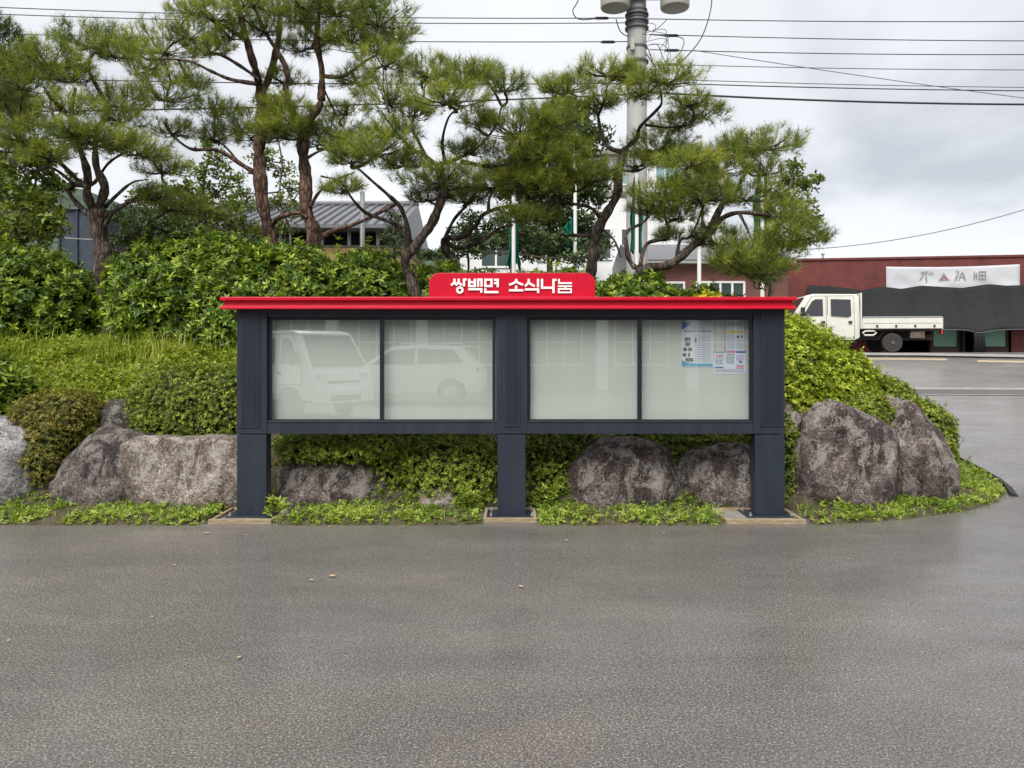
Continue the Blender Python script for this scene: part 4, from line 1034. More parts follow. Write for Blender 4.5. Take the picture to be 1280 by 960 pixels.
pine('upright twisting pine in front of the utility pole', 10.8, [
    ([(741, 352), (740, 325), (743, 300), (754, 276), (768, 245), (774, 212), (777, 188)], .105, .075),
    ([(777, 190), (765, 178), (752, 166), (746, 142), (730, 128), (712, 120)], .055, .015),
    ([(777, 190), (790, 176), (804, 158), (818, 142), (828, 128), (826, 108)], .05, .015),
    ([(748, 145), (756, 122), (762, 108), (768, 95)], .025, .01),
    ([(754, 276), (735, 262), (710, 254), (684, 244), (660, 239)], .045, .014),
    ([(746, 295), (720, 292), (698, 288), (670, 276)], .04, .012),
    ([(774, 212), (800, 215), (822, 200)], .03, .012),
    ([(806, 156), (840, 158), (872, 148)], .025, .01),
    ([(752, 285), (770, 300), (780, 318)], .03, .012),
    ], [(762, 92, 30, 12), (710, 112, 28, 11), (834, 100, 34, 13), (800, 116, 26, 10), (878, 142, 26, 11), (846, 156, 22, 9), (822, 184, 34, 14), (786, 98, 22, 10), (720, 140, 26, 9), (688, 108, 16, 8), (862, 128, 20, 8),
        (752, 128, 18, 7), (668, 232, 30, 11), (672, 270, 24, 9), (840, 200, 24, 10), (798, 205, 20, 8)], M['bark'], M['needle'], 106, 1.05, spread=.6)
pine('leaning pine at the right with long low limb', 10.4, [
    ([(800, 352), (804, 336), (833, 324), (866, 310), (885, 288), (900, 275), (924, 266), (968, 264)], .12, .03),
    ([(804, 338), (788, 325), (777, 308), (782, 292), (798, 278), (814, 268)], .06, .018),
    ([(800, 334), (815, 305), (838, 290), (832, 270), (822, 258)], .045, .014),
    ([(888, 286), (902, 252), (912, 236), (926, 218), (938, 200)], .065, .018),
    ([(906, 240), (892, 225), (880, 215)], .03, .012),
    ([(846, 320), (852, 300), (868, 292), (880, 262)], .04, .014),
    ([(924, 266), (935, 285), (942, 305)], .03, .012),
    ([(960, 264), (980, 280), (992, 292)], .025, .01),
    ], [(953, 182, 40, 13), (920, 192, 28, 11), (876, 246, 42, 15), (830, 246, 38, 15), (898, 212, 32, 12), (932, 246, 34, 14), (992, 297, 38, 14), (945, 318, 46, 17), (896, 300, 30, 14), (955, 338, 32, 13), (976, 268, 26, 12),
        (848, 270, 26, 10), (862, 205, 34, 12), (918, 330, 26, 12), (868, 228, 26, 10), (810, 262, 20, 9), (836, 296, 16, 7), (960, 215, 20, 8)], M['bark'], M['needle'], 107, 1.15, spread=.6)
pine('dark tall pine in the top left corner', 15.0, [
    ([(-30, 330), (-28, 250), (-22, 150), (-15, 60), (-10, 20)], .16, .06),
    ([(-22, 150), (0, 130), (20, 120)], .05, .02), ([(-18, 90), (5, 75), (22, 66)], .04, .02),
    ], [(-8, 38, 22, 14), (8, 62, 26, 15), (-15, 80, 30, 16), (15, 92, 24, 14), (-5, 125, 34, 16), (20, 140, 20, 12)], M['bark'], M['needle_dark'], 108, 1.1, width=.008)

def broadleaf(name, label, Y, paths, blobs, mat, ll, lw, per, seed, group=None, barkm='bark_grey', cat='tree', spread=.6):
    rnd = random.Random(seed); paths, rp = rooted(paths, Y); mb, S_ = limbs(paths, Y, rnd, .03, spread)
    p0 = PX(paths[0][0][0][0], paths[0][0][0][1], Y)
    g = bank1(p0.x, p0.y) if sdf(np.array([p0.x]), np.array([p0.y]))[0] > 0 else base(p0.y)
    root = empty(name, rp, 0, label, cat, group)
    P, T = [], []; tw = MB()
    for (cx, cy, rx, ry) in blobs:
        c = PX(cx, cy, Y); j = min(S_, key=lambda s: (s[0].x-c.x)**2+(s[0].z-c.z)**2); y = j[0].y+rnd.uniform(-.4, .4)
        c = Vector((c.x*y/Y, y, CAMZ+(c.z-CAMZ)*y/Y)); a, b = rx/F*y, ry/F*y
        n = int(per*(a*b*2.2+a*a))+14
        q = unit(rng.normal(size=(n, 3)))*(rng.uniform(0, 1, (n, 1))**.45); q *= (1+.3*lump(q*2, 2.2, seed+cx))[:, None]
        pos = q*np.array([a, a*.9, b])+np.array(c); P.append(pos); T.append(np.clip(rng.normal(.45, .2, n)+.12*q[:, 2], 0, 1))
        tw.tube([j[0], (j[0]+c)/2+Vector((0, 0, -.05)), c], [.022, .016, .01], 5)
        for i in range(min(n, 10)): tw.tube([c, tuple(pos[i])], [.008, .004], 4, cap=False)
    P = np.concatenate(P); T = np.concatenate(T)
    nn = unit(rng.normal(0, .6, P.shape)+np.array([0, -.25, .8]))
    V, Fa, tn = whorls(P, nn, 4, ll, lw, (50, 110), T)
    t_ = mb.build('trunk', M[barkm], root, smooth=True); tag(tw.build('twigs', M['twig'], t_), kind='stuff')
    mesh_np('crown', V, Fa, mat, root, tn)
    return root
BG = 'broadleaf trees behind the pines'
broadleaf('broadleaf_tree', 'light green broadleaf tree behind the left pine at the picture edge', 14, [([(12, 325), (20, 295), (34, 265), (45, 240)], .08, .03), ([(20, 295), (5, 270), (-5, 240)], .05, .02), ([(34, 265), (55, 255), (68, 248)], .04, .02)],
          [(15, 240, 40, 26), (45, 255, 34, 22), (5, 275, 30, 22), (60, 280, 28, 20), (30, 290, 36, 20), (-15, 215, 36, 24), (70, 225, 26, 18), (25, 205, 34, 20), (50, 190, 26, 14), (5, 310, 30, 14)], M['broad'], .13, .07, 170, 201, BG)
broadleaf('broadleaf_tree', 'sparse pale young tree between the left pine and the red trunks', 15.5, [([(262, 322), (258, 280), (256, 235), (262, 190)], .05, .02), ([(258, 270), (240, 245), (228, 225)], .03, .015), ([(257, 250), (280, 230), (292, 215)], .03, .015)],
          [(250, 215, 30, 18), (275, 200, 22, 14), (232, 235, 26, 14), (270, 240, 26, 14), (290, 222, 18, 12), (250, 262, 28, 14), (285, 262, 22, 14), (262, 180, 16, 10), (225, 262, 20, 12)], M['broad'], .10, .055, 110, 202, BG)
broadleaf('broadleaf_tree', 'dark bushy tree behind the lower left pine limb', 17, [([(185, 322), (180, 295), (178, 270)], .09, .04), ([(180, 295), (205, 275), (225, 262)], .05, .02)],
          [(180, 278, 36, 18), (215, 285, 34, 18), (160, 300, 30, 16), (240, 300, 34, 14), (200, 305, 40, 14), (285, 304, 40, 10), (150, 268, 24, 12), (330, 306, 36, 10)], M['broad_dark'], .12, .06, 150, 203, BG)
broadleaf('broadleaf_tree', 'pale bushy tree hiding the left end of the ochre house', 17.5, [([(235, 322), (232, 290), (228, 262), (236, 240)], .07, .03), ([(232, 285), (262, 270), (285, 262)], .04, .02), ([(230, 275), (205, 260), (190, 250)], .04, .02)],
          [(235, 245, 30, 14), (262, 262, 30, 14), (205, 262, 28, 14), (290, 278, 30, 13), (235, 282, 36, 14), (300, 255, 22, 12), (320, 290, 24, 12), (270, 300, 40, 10), (180, 245, 24, 10)], M['broad'], .11, .055, 190, 209, BG)
broadleaf('broadleaf_tree', 'slim leafy tree between the two red trunks', 16.5, [([(362, 322), (358, 285), (350, 245), (352, 205)], .045, .02), ([(356, 265), (372, 240), (380, 215)], .025, .012)],
          [(352, 210, 18, 12), (362, 235, 18, 12), (345, 250, 20, 12), (372, 262, 18, 12), (350, 282, 20, 12), (340, 128, 26, 18), (330, 195, 20, 12), (300, 240, 18, 10)], M['broad'], .10, .05, 150, 204, BG)
broadleaf('conifer_shrub', 'dark conical evergreen beside the grey roofed house', 15, [([(493, 325), (493, 290), (494, 262)], .05, .02)],
          [(493, 270, 12, 10), (492, 285, 18, 11), (494, 300, 22, 12), (492, 315, 25, 12)], M['broad_dark'], .08, .035, 190, 205, None, cat='shrub')
broadleaf('broadleaf_tree', 'dark dense tree behind the centre pines', 19, [([(690, 330), (692, 260), (700, 190), (705, 140)], .16, .05), ([(692, 250), (660, 220), (640, 200)], .08, .03), ([(696, 220), (730, 190), (745, 175)], .08, .03)],
          [(705, 140, 34, 20), (730, 170, 36, 22), (680, 165, 34, 20), (715, 205, 46, 24), (655, 205, 34, 20), (640, 235, 30, 18), (690, 240, 44, 22), (735, 240, 30, 18), (660, 270, 40, 18), (710, 275, 42, 18), (640, 295, 34, 14), (690, 305, 46, 14), (735, 300, 30, 14)], M['broad_dark'], .15, .07, 200, 206, BG)
broadleaf('broadleaf_tree', 'light green broadleaf tree at the right behind the leaning pine', 13, [([(962, 352), (968, 320), (975, 280), (985, 245)], .07, .03), ([(972, 300), (995, 280), (1012, 268)], .035, .015), ([(978, 265), (1000, 235), (1018, 225)], .035, .015), ([(985, 245), (990, 222), (992, 205)], .025, .01)],
          [(988, 225, 24, 16), (1008, 228, 20, 11), (1000, 252, 24, 14), (975, 245, 24, 14), (1012, 275, 20, 13), (985, 275, 24, 14), (1000, 300, 20, 10), (965, 300, 24, 14), (955, 345, 24, 14), (1024, 222, 9, 5), (992, 205, 12, 8), (948, 325, 22, 12)], M['broad'], .095, .05, 190, 207, BG)
broadleaf('broadleaf_tree', 'dark green tree behind the fork of the centre pines', 16, [([(585, 335), (584, 312), (588, 285)], .05, .02)],
          [(588, 272, 18, 12), (580, 290, 24, 13), (600, 300, 24, 12), (570, 312, 24, 10), (540, 318, 24, 9), (612, 282, 18, 10)], M['broad_dark'], .10, .05, 200, 210, BG)
broadleaf('broadleaf_tree', 'small tree behind the low end of the second centre pine', 15.5, [([(640, 335), (640, 310), (645, 290)], .05, .02)],
          [(625, 300, 24, 12), (660, 290, 30, 14), (700, 300, 30, 14), (745, 312, 26, 12), (650, 305, 26, 12), (600, 312, 24, 9), (680, 318, 30, 10), (720, 322, 30, 9)], M['broad_dark'], .10, .05, 160, 208, BG)

# ------------------------------------------------------------------ utility pole, wires, flags
YU = 17.0
q = PX(797, 330, YU)
up_ = empty('utility_pole', (q.x, YU, base(YU)), 0, 'tall grey concrete utility pole behind the right pines', 'utility pole')
x0 = PX(796, 0, YU).x
MB().lathe([(0.25, base(YU)-.2), (0.235, 4.5), (0.215, 8.2), (0.19, 12.0), (0.17, 12.02)], x0, YU, 24).build('shaft', M['pole'], up_, smooth='auto')
def zU(py): return CAMZ+(HOR-py)/F*YU
def xU(px): return (px-640)/F*YU
for k, py in enumerate((14, 19.5, 23, 28, 31, 36, 60, 78)):
    MB().lathe([(0.235+.03*(k % 2), zU(py)-.02), (0.235+.03*(k % 2), zU(py)+.02)], x0, YU, 20).build('clamp_band', M['wire_grey'], up_)
MB().box(x0-.66, x0+.66, YU-.16, YU-.05, zU(-2), zU(-2)+.09).build('cross_arm', M['steel'], up_, .004)
MB().box(x0-.17, x0+.17, YU-.29, YU-.19, zU(6), zU(-4)).build('bracket', M['steel'], up_, .006)
for s, lab, px in ((-1, 'beige cylindrical transformer on the left of the utility pole', 765.5), (1, 'beige cylindrical transformer on the right of the utility pole', 838.5)):
    cx = xU(px); r_ = .315; zb = zU(22)
    t = empty('transformer', (cx, YU-.42, zb), 0, lab, 'transformer', 'pole transformers')
    MB().lathe([(r_*.80, zb), (r_*.96, zb+.02), (r_, zb+.05), (r_, zb+.82), (r_*1.03, zb+.83), (r_*1.03, zb+.87), (r_*.9, zb+.93), (r_*.3, zb+.97)], cx, YU-.42, 28).build('tank', M['transformer'], t, smooth='auto')
    for bx_ in (-.14, .14):
        MB().lathe([(.035, zb+.95), (.055, zb+1.0), (.035, zb+1.03), (.055, zb+1.07), (.03, zb+1.12), (.02, zb+1.2)], cx+bx_, YU-.42, 12).build('bushing', M['transformer'], t)
    MB().box(min(cx-s*r_*.9, x0+s*.15), max(cx-s*r_*.9, x0+s*.15), YU-.30, YU-.20, zU(4)-.03, zU(4)+.03).build('hanger_arm', M['steel'], t)
def wire(label, a, b, r_, sag, mat='wire', group='overhead cables', ya=YU, yb=YU, name='overhead_cable'):
    p, q = PX(a[0], a[1], ya), PX(b[0], b[1], yb); n = 18
    pts = [p.lerp(q, i/n)-Vector((0, 0, sag*4*(i/n)*(1-i/n))) for i in range(n+1)]
    m = MB(); m.tube(pts, r_, 6); return tag(m.build(name, M[mat], None, smooth=True), label, 'cable', group)
wire('uppermost cable running right from the pole transformers', (808, 23.5), (1420, 25), .010, .05)
wire('second cable right of the pole, ending in a black clamp', (812, 43), (1420, 51), .010, .05)
wire('third cable right of the pole, joined by the looping jumper', (812, 62), (1420, 67), .010, .06)
wire('fourth cable right of the pole, thin and pale', (812, 80), (1420, 87), .009, .05, 'wire_grey')
wire('thin paired cable above the thickest cable at right', (806, 98), (1420, 110), .009, .05, 'wire_grey')
wire('dark paired cable just above the thickest cable at right', (806, 103), (1420, 114), .012, .05)
wire('thickest black cable crossing low at the right of the pole', (806, 115), (1420, 130), .022, .10)
wire('slanting thin stay wire falling to the right edge', (868, 63), (1420, 140), .008, .05, 'wire_grey')
wire('upper cable running left from the pole past the tall pines', (780, 22.5), (-160, 2), .010, .12)
wire('second cable running left just below the upper one', (784, 28.5), (-160, 11), .010, .12)
wire('third cable left of the pole ending in a black clamp', (784, 52), (-160, 36), .010, .1)
wire('low cable behind the centre pines left of the pole', (786, 104), (-160, 92), .012, .1)
wire('lowest dark cable behind the left pines', (786, 118), (-160, 140), .018, .1)
wire('faint distant cable sloping up at the right edge', (1000, 312), (1330, 246), .012, .3, 'wire_grey', 'overhead cables', 24, 22)
wire('pale cable low behind the thick left pine', (-60, 276), (130, 300), .014, .1, 'line_white', 'overhead cables', 20, 20)
def jumper(label, pts, r_):
    P = smooth_path([PX(a, b, YU-.02*i) for i, (a, b) in enumerate(pts)], 6); m = MB(); m.tube(P, r_, 6)
    return tag(m.build('jumper_cable', M['wire'], None, smooth=True), label, 'cable', 'jumper cables at the pole')
jumper('long looping jumper cable right of the right transformer', [(890, -30), (889, 8), (880, 40), (868, 60), (845, 84)], .012)
jumper('looping jumper cable left of the left transformer', [(735, -30), (722, 2), (716, 14), (724, 24), (748, 23)], .012)
jumper('jumper cable hanging below the left transformer', [(770, 24), (776, 40), (790, 48), (808, 58), (816, 78)], .011)
jumper('small loop of cable beside the black clamps right of the pole', [(818, 44), (848, 46), (855, 52), (850, 66), (840, 75)], .009)
jumper('tangled cable crossing the pole below the bands', [(786, 32), (792, 52), (808, 68), (822, 88)], .012)
jumper('thin cable from the right transformer to the pole', [(834, 24), (824, 34), (816, 38)], .008)
jumper('drooping cable between the clamps right of the pole', [(812, 56), (822, 56), (828, 70), (834, 82)], .009)
for k in range(7):
    xx, yy = rr.uniform(800, 824), rr.uniform(30, 80)
    P_ = [(803, yy), (xx+8, yy+rr.uniform(-8, 4)), (xx+rr.uniform(10, 22), yy+rr.uniform(0, 14)), (xx+rr.uniform(0, 14), yy+rr.uniform(14, 26))]
    MB().tube(smooth_path([PX(a, b, YU-.1-.04*k) for a, b in P_], 5), .007, 5).build('loose_wire', M['wire_grey'], up_)
for lab, px, py in (('black clamp on the second cable right of the pole', 839, 44.5), ('black clamp on the third cable right of the pole', 840, 63), ('black clamp on the fourth cable right of the pole', 839, 80.7), ('black clamp on the cable left of the pole', 760, 52.5), ('black clamp on the uppermost cable left of the pole', 752, 22.7)):
    c = PX(px, py, YU); m = MB(); m.tube([c+Vector((-.17, 0, 0)), c+Vector((-.12, 0, 0)), c+Vector((.12, 0, 0)), c+Vector((.17, 0, 0))], [.012, .032, .032, .012], 8)
    tag(m.build('cable_clamp', M['wire'], None), lab, 'cable clamp', 'cable clamps')
c = PX(789, 61, YU); MB().box(c.x-.055, c.x+.03, YU-.30, YU-.2, c.z-.13, c.z+.13).build('junction_box', M['transformer'], up_, .006)

def flagpole(label, px, py_top, Y, flag, side):
    p = PX(px, 360, Y); g = base(Y); zt = PX(0, py_top, Y).z
    r0 = empty('flagpole', (p.x, Y, g), 0, label, 'flagpole', 'flagpoles with green flags')
    MB().lathe([(.045, g-.05), (.04, (g+zt)/2), (.032, zt), (.02, zt+.01)], p.x, Y, 12).build('pole', M['frame_white'], r0, smooth='auto')
    MB().lathe([(.01, zt+.01), (.05, zt+.04), (.06, zt+.08), (.04, zt+.12), (.01, zt+.14)], p.x, Y, 12).build('finial', M['chrome'], r0, smooth='auto')
    if flag:
        y0, y1, w = flag; za, zb = PX(0, y0, Y).z, PX(0, y1, Y).z; ww = w/F*Y
        nxx, nzz = 22, 16; V, Fs = [], []
        for j in range(nzz+1):
            f = j/nzz
            for i in range(nxx+1):
                u = i/nxx-.5 if side == 0 else (i/nxx if side > 0 else i/nxx-1)
                wob = 1+.18*math.sin(f*7+px)+.10*math.sin(f*15)
                V.append((p.x+u*ww*(.62+.38*f)*wob, Y+.09+.06*math.sin(i/nxx*19+f*2.3+px)+.03*math.sin(i/nxx*33-f*4), za+(zb-za)*f-.30*abs(u)*(1-.5*f)+.05*math.sin(i*.9)*f))
        for j in range(nzz):
            for i in range(nxx): Fs.append((j*(nxx+1)+i, j*(nxx+1)+i+1, (j+1)*(nxx+1)+i+1, (j+1)*(nxx+1)+i))
        m = MB(); m.add(V, Fs); o = m.build('flag', M['flag'], r0, smooth=True)
        md = o.modifiers.new('thickness', 'SOLIDIFY'); md.thickness = .004
flagpole('white flagpole with green flag behind the second centre pine', 642, 160, 15, (262, 330, 15), 0)
flagpole('white flagpole with green flag wrapped beside the utility pole', 796, 176, 14.5, (215, 312, 16), 0)
flagpole('grey flagpole with narrow green flag in front of the brick house', 874, 175, 15, (225, 280, 10), 1)
flagpole('white flagpole with broad green flag behind the leaning pine', 953, 165, 15, (205, 300, 22), 0)
flagpole('thin flagpole with drooping green flag between centre and right pines', 719, 200, 15.5, (268, 318, 26), -1)
p = PX(453, 240, 16); r0 = empty('lamp_post', (p.x, 16, base(16)), 0, 'thin grey steel post in front of the ochre house', 'post')
MB().lathe([(.055, base(16)-.05), (.05, p.z), (.02, p.z+.02)], p.x, 16, 12).build('post_tube', M['steel'], r0, smooth='auto'); MB().lathe([(.1, base(16)), (.1, base(16)+.03)], p.x, 16, 12).build('base_flange', M['steel'], r0)

# ------------------------------------------------------------------ truck
def make_truck(label, loc, rz, paint, group=None):
    t = empty('pickup_truck', loc, rz, label, 'truck', group)
    def hw(z): return .84 if z < 1.12 else .84-.10*(z-1.12)/.85
    prof = [(.14, .50), (.14, 1.12), (.14, 1.86), (.22, 1.965), (1.62, 1.985), (1.84, 1.93), (2.10, 1.55), (2.36, 1.16), (2.47, 1.02), (2.52, .78), (2.53, .50), (2.30, .42), (2.10, .42), (1.98, .62), (1.78, .72), (1.50, .72), (1.30, .62), (1.20, .42), (.3, .42)]
    m = MB(); n = len(prof)
    vs = [(x, -hw(z), z) for x, z in prof]+[(x, hw(z), z) for x, z in prof]
    m.add(vs, [tuple(range(n)), tuple(range(2*n-1, n-1, -1))]+[(i, i+n, (i+1) % n+n, (i+1) % n) for i in range(n)])
    cab = m.build('cab', paint, t, .035, smooth='auto', world=False)
    for s in (-1, 1):
        def side(pts, out):
            return [(x, s*(hw(z)+out), z) for x, z in pts]
        def panel(name, pts, mat, out=.006, parent=t):
            k = len(pts); a = side(pts, out); b = side(pts, -.02)
            mm = MB(); mm.add(a+b, [tuple(range(k)), tuple(range(2*k-1, k-1, -1))]+[(i, i+k, (i+1) % k+k, (i+1) % k) for i in range(k)])
            return mm.build(name, mat, parent, 0, world=False)
        panel('door_gap', [(.305, .485), (.305, 1.915), (1.175, 1.915), (1.175, .485)], M['chassis'], .0065)
        panel('door_gap', [(1.205, .745), (1.205, 1.915), (1.67, 1.915), (2.12, 1.185), (2.14, .785)], M['chassis'], .0065)
        d1 = panel('door', [(.32, .50), (.32, 1.90), (1.16, 1.90), (1.16, .50)], paint, .010)
        d2 = panel('door', [(1.22, .76), (1.22, 1.90), (1.66, 1.90), (2.10, 1.18), (2.12, .80)], paint, .010)
        panel('window', [(.42, 1.24), (.42, 1.78), (1.06, 1.80), (1.06, 1.24), (.52, 1.20)], M['tint'], .016, d1)
        panel('window', [(1.32, 1.24), (1.32, 1.80), (1.56, 1.80), (1.68, 1.72), (1.96, 1.24)], M['tint'], .016, d2)
        for dd, hx in ((d1, .46), (d2, 1.33)):
            MB().box(hx-.07, hx+.05, s*(.84+.010), s*(.84+.035), .98, 1.06).build('handle', M['black'], dd, .006, world=False) if s > 0 else MB().box(hx-.07, hx+.05, -.875, -.850, .98, 1.06).build('handle', M['black'], dd, .006, world=False)
        MB().box(1.95, 2.06, *(sorted((s*.86, s*1.05))), 1.22, 1.52).build('mirror', M['black'], t, .02, world=False)
        MB().box(2.37, 2.50, *(sorted((s*.46, s*.78))), .80, 1.03).build('headlight', M['headlamp'], t, .03, world=False)
        MB().box(-2.49, -2.44, *(sorted((s*.62, s*.80))), .62, .76).build('tail_light', M['redlamp'], t, .01, world=False)
        # bed side, step and mudguard
        MB().box(-2.44, .06, *(sorted((s*.82, s*.86))), .80, 1.16).build('bed_side', paint, t, .012, world=False)
        MB().box(-2.44, .06, *(sorted((s*.815, s*.875))), 1.162, 1.20).build('bed_rail', M['steel'], t, .008, world=False)
        for hx in (-2.2, -1.6, -1.0, -.4):
            MB().box(hx-.03, hx+.03, *(sorted((s*.861, s*.885))), .84, .92).build('rope_hook', M['chassis'], t, .004, world=False)
        MB().box(-2.40, .02, *(sorted((s*.861, s*.866))), .97, .985).build('bed_seam', M['steel'], t, world=False)
        MB().tube([(-.05, s*.80, .72), (-.32, s*.80, .72), (-.40, s*.80, .66), (-.30, s*.80, .58), (-.02, s*.80, .58), (.04, s*.80, .65), (-.05, s*.80, .72)], .03, 8).build('side_guard', paint, t, world=False)
        arc = [(-.92+.44*math.cos(R(a)), .36+.42*math.sin(R(a))) for a in range(10, 171, 10)]
        mm = MB(); yy = sorted((s*.62, s*.84))
        for u, v in zip(arc[:-1], arc[1:]):
            mm.add([(u[0], yy[0], u[1]), (u[0], yy[1], u[1]), (v[0], yy[1], v[1]), (v[0], yy[0], v[1])], [(0, 1, 2, 3)])
        mm.build('mudguard', M['black'], t, world=False)
        MB().box(-1.95, -1.5, *(sorted((s*.50, s*.74))), .48, .72).build('toolbox', M['rust'], t, .01, world=False)
        for wx, inner in ((1.64, .62), (-.92, .60)):
            w = MB(); ya, yb = sorted((s*inner, s*(inner+.19)))
            w.lathe([(.20, ya), (.30, ya), (.325, ya+.03), (.325, yb-.03), (.30, yb), (.20, yb)], wx, .325, 28, axis='y')
            wo = w.build('wheel', M['rubber'], t, smooth='auto', world=False)
            r_ = MB(); yo = s*(inner+.195) if s > 0 else -(inner+.195); e0, e1 = sorted((yo, s*(inner+.13)))
            r_.lathe([(.195, e0), (.185, e1)] if s < 0 else [(.185, e0), (.195, e1)], wx, .325, 20, axis='y'); r_.build('rim', M['chassis'], wo, world=False)
            h_ = MB(); h0, h1 = sorted((s*(inner+.16), s*(inner+.225))); h_.lathe([(.07, h0), (.06, h1)], wx, .325, 14, axis='y'); h_.build('hub', M['rust'], wo, world=False)
    # windscreen, front panel, bumper
    sl = lambda x, z, o: (x+o*.83, z+o*.55)
    a = [sl(1.89, 1.87, .014), sl(2.375, 1.17, .014)]
    MB().add([(a[0][0], -.66, a[0][1]), (a[0][0], .66, a[0][1]), (a[1][0], .75, a[1][1]), (a[1][0], -.75, a[1][1])], [(0, 1, 2, 3)]).build('windscreen', M['tint'], t, world=False)
    MB().box(2.44, 2.60, -.83, .83, .36, .68).build('front_bumper', paint, t, .04, world=False)
    MB().box(2.585, 2.612, -.42, .42, .42, .54).build('air_intake', M['black'], t, .006, world=False)
    MB().box(2.50, 2.53, -.46, .46, .80, .86).build('grille', M['chassis'], t, .005, world=False)
    MB().box(-2.44, .04, -.80, .80, .74, .798).build('bed_floor', M['chassis'], t, world=False)
    MB().box(-2.475, -2.445, -.86, .86, .78, 1.17).build('tailgate', paint, t, .01, world=False)
    MB().box(-2.50, -2.42, -.84, -.74, .62, .78).build('gate_hinge', paint, t, .01, world=False)
    MB().box(.062, .11, -.80, .80, .80, 2.0).build('head_board', paint, t, .01, world=False)
    m = MB(); m.box(-2.35, 2.2, -.42, -.30, .42, .60); m.box(-2.35, 2.2, .30, .42, .42, .60); m.box(-1.1, -.7, -.3, .3, .40, .6); m.box(.2, 1.15, -.7, .7, .30, .42)
    m.build('chassis', M['chassis'], t, world=False)
    return t
TRZ = R(180-7)
tp = hit(1118, 440.8)
cx_ = tp.x - (-.92)*math.cos(TRZ) + .8*math.sin(TRZ); cy_ = tp.y - (-.92)*math.sin(TRZ) - .8*math.cos(TRZ)
make_truck('cream double cab pickup truck parked by the red brick shop', (cx_, cy_+.1, base(cy_)), TRZ, M['truck'])

# ------------------------------------------------------------------ red brick shop at the right
SA = Vector((9.0, 29.2, 1.45)); SB = Vector((26.0, 26.4, 1.45))
sdv = (SB-SA).normalized(); srz = math.atan2(sdv.y, sdv.x); SL = (SB-SA).length
shop = empty('brick_shop', SA, srz, 'long single storey red painted brick shop at the right', 'building')
def shopx(px):
    """local x along the front for a pixel column"""
    k = (px-640)/F; return (k*SA.y-SA.x)/(sdv.x-k*sdv.y)
def shopz(px, py):
    s = shopx(px); return (CAMZ-(py-HOR)/F*(SA.y+sdv.y*s))-SA.z
Hs = shopz(1280, 321)
x_dA = [(1167, 1197), (1228, 1258)]
# wall as piers and bands around the openings
ops = [(shopx(1120), shopx(1163), .02, 1.15), (shopx(1167), shopx(1197), .20, 1.30), (shopx(1199), shopx(1226), 0, 1.30), (shopx(1228), shopx(1258), .20, 1.30), (shopx(1260.5), shopx(1290), 0, 1.30)]
wz = 1.30
m = MB(); m.box(0, SL, 0, .3, wz, Hs); m.build('upper_wall', M['brick_red'], shop, world=False)
MB().box(-.05, SL, -.05, .34, Hs+.001, Hs+.08).build('coping', M['brick_red'], shop, world=False)
prev = 0.0
for (a, b, z0, z1) in ops:
    if a-prev > .02: MB().box(prev, a, .0, .3, -.3, wz-.002).build('wall_pier', M['plinth'] if prev > 3 else M['brick_red'], shop, world=False)
    if z0 > .05: MB().box(a, b, .01, .28, -.3, z0).build('stall_riser', M['plinth'], shop, world=False)
    prev = b
MB().box(prev, SL, 0, .3, -.3, wz-.002).build('wall_pier', M['brick_red'], shop, world=False)
MB().box(.1, SL-.1, 2.2, 2.4, -.3, Hs-.1).build('rear_wall', M['interior'], shop, world=False)
MB().box(.0, .3, .301, 2.2, -.3, Hs-.02).build('side_wall', M['brick_red'], shop, world=False)
MB().box(.0, SL, .301, 2.4, Hs-.12, Hs-.03).build('flat_roof', M['concrete'], shop, world=False)
for (a, b) in ((shopx(1167), shopx(1197)), (shopx(1228), shopx(1258))):
    for z0, z1 in ((.21, .84), (.90, 1.29)):
        MB().box(a+.01, b-.01, .04, .08, z0, z1).build('shutter_panel', M['green_panel'], shop, .01, world=False)
dd = MB().box(shopx(1260.5)+.12, shopx(1290), .05, .10, -.02, 1.29).build('door', M['red_door'], shop, .01, world=False)
for k in range(5): MB().box(shopx(1262)+.15+.2*k, shopx(1262)+.17+.2*k, .042, .0495, 0, 1.27).build('door_rib', M['red_door'], dd, world=False)
for px in (1205, 1219): MB().box(shopx(px), shopx(px)+.07, .10, .16, 0, 1.29).build('window_mullion', M['frame_white'] if px == 1300 else M['plinth'], shop, world=False)
MB().box(shopx(1199)+.05, shopx(1212), .35, .8, 0, .9).build('counter', M['dark_edge'], shop, .01, world=False)
c0 = shopx(1035); MB().lathe([(.04, Hs), (.04, Hs+.3), (.07, Hs+.31), (.07, Hs+.36)], c0, .8, 10).build('vent_pipe', M['steel'], shop, world=False)

# banner on the wall
bn = empty('banner', SA+sdv*shopx(1190), srz, 'white cloth banner with faded grey letters on the brick shop', 'banner')
b0 = shopx(1190); bxa, bxb = shopx(1107)-b0, shopx(1274)-b0
zl, zr, zlb = shopz(1107, 333.5), shopz(1274, 330.5), shopz(1110, 364)
V, Fs = [], []
for j in range(11):
    for i in range(31):
        s = i/30; f = j/10; zt = zl+(zr-zl)*s-.05*math.sin(s*math.pi)
        V.append((bxa+(bxb-bxa)*s, -.05-.025*math.sin(s*9+f*5)*f-.02*math.sin(s*23-f*7)*f, zt+(zlb-zt)*f))
for j in range(10):
    for i in range(30): Fs.append((j*31+i, j*31+i+1, (j+1)*31+i+1, (j+1)*31+i))
o = MB().add(V, Fs).build('cloth', M['banner'], bn, smooth=True, world=False); md = o.modifiers.new('thickness', 'SOLIDIFY'); md.thickness = .004; md.offset = 1
def BN(x, y):
    px, py = 1100+x/7.11, 320+y/7.11; return (shopx(px)-b0, shopz(px, py))
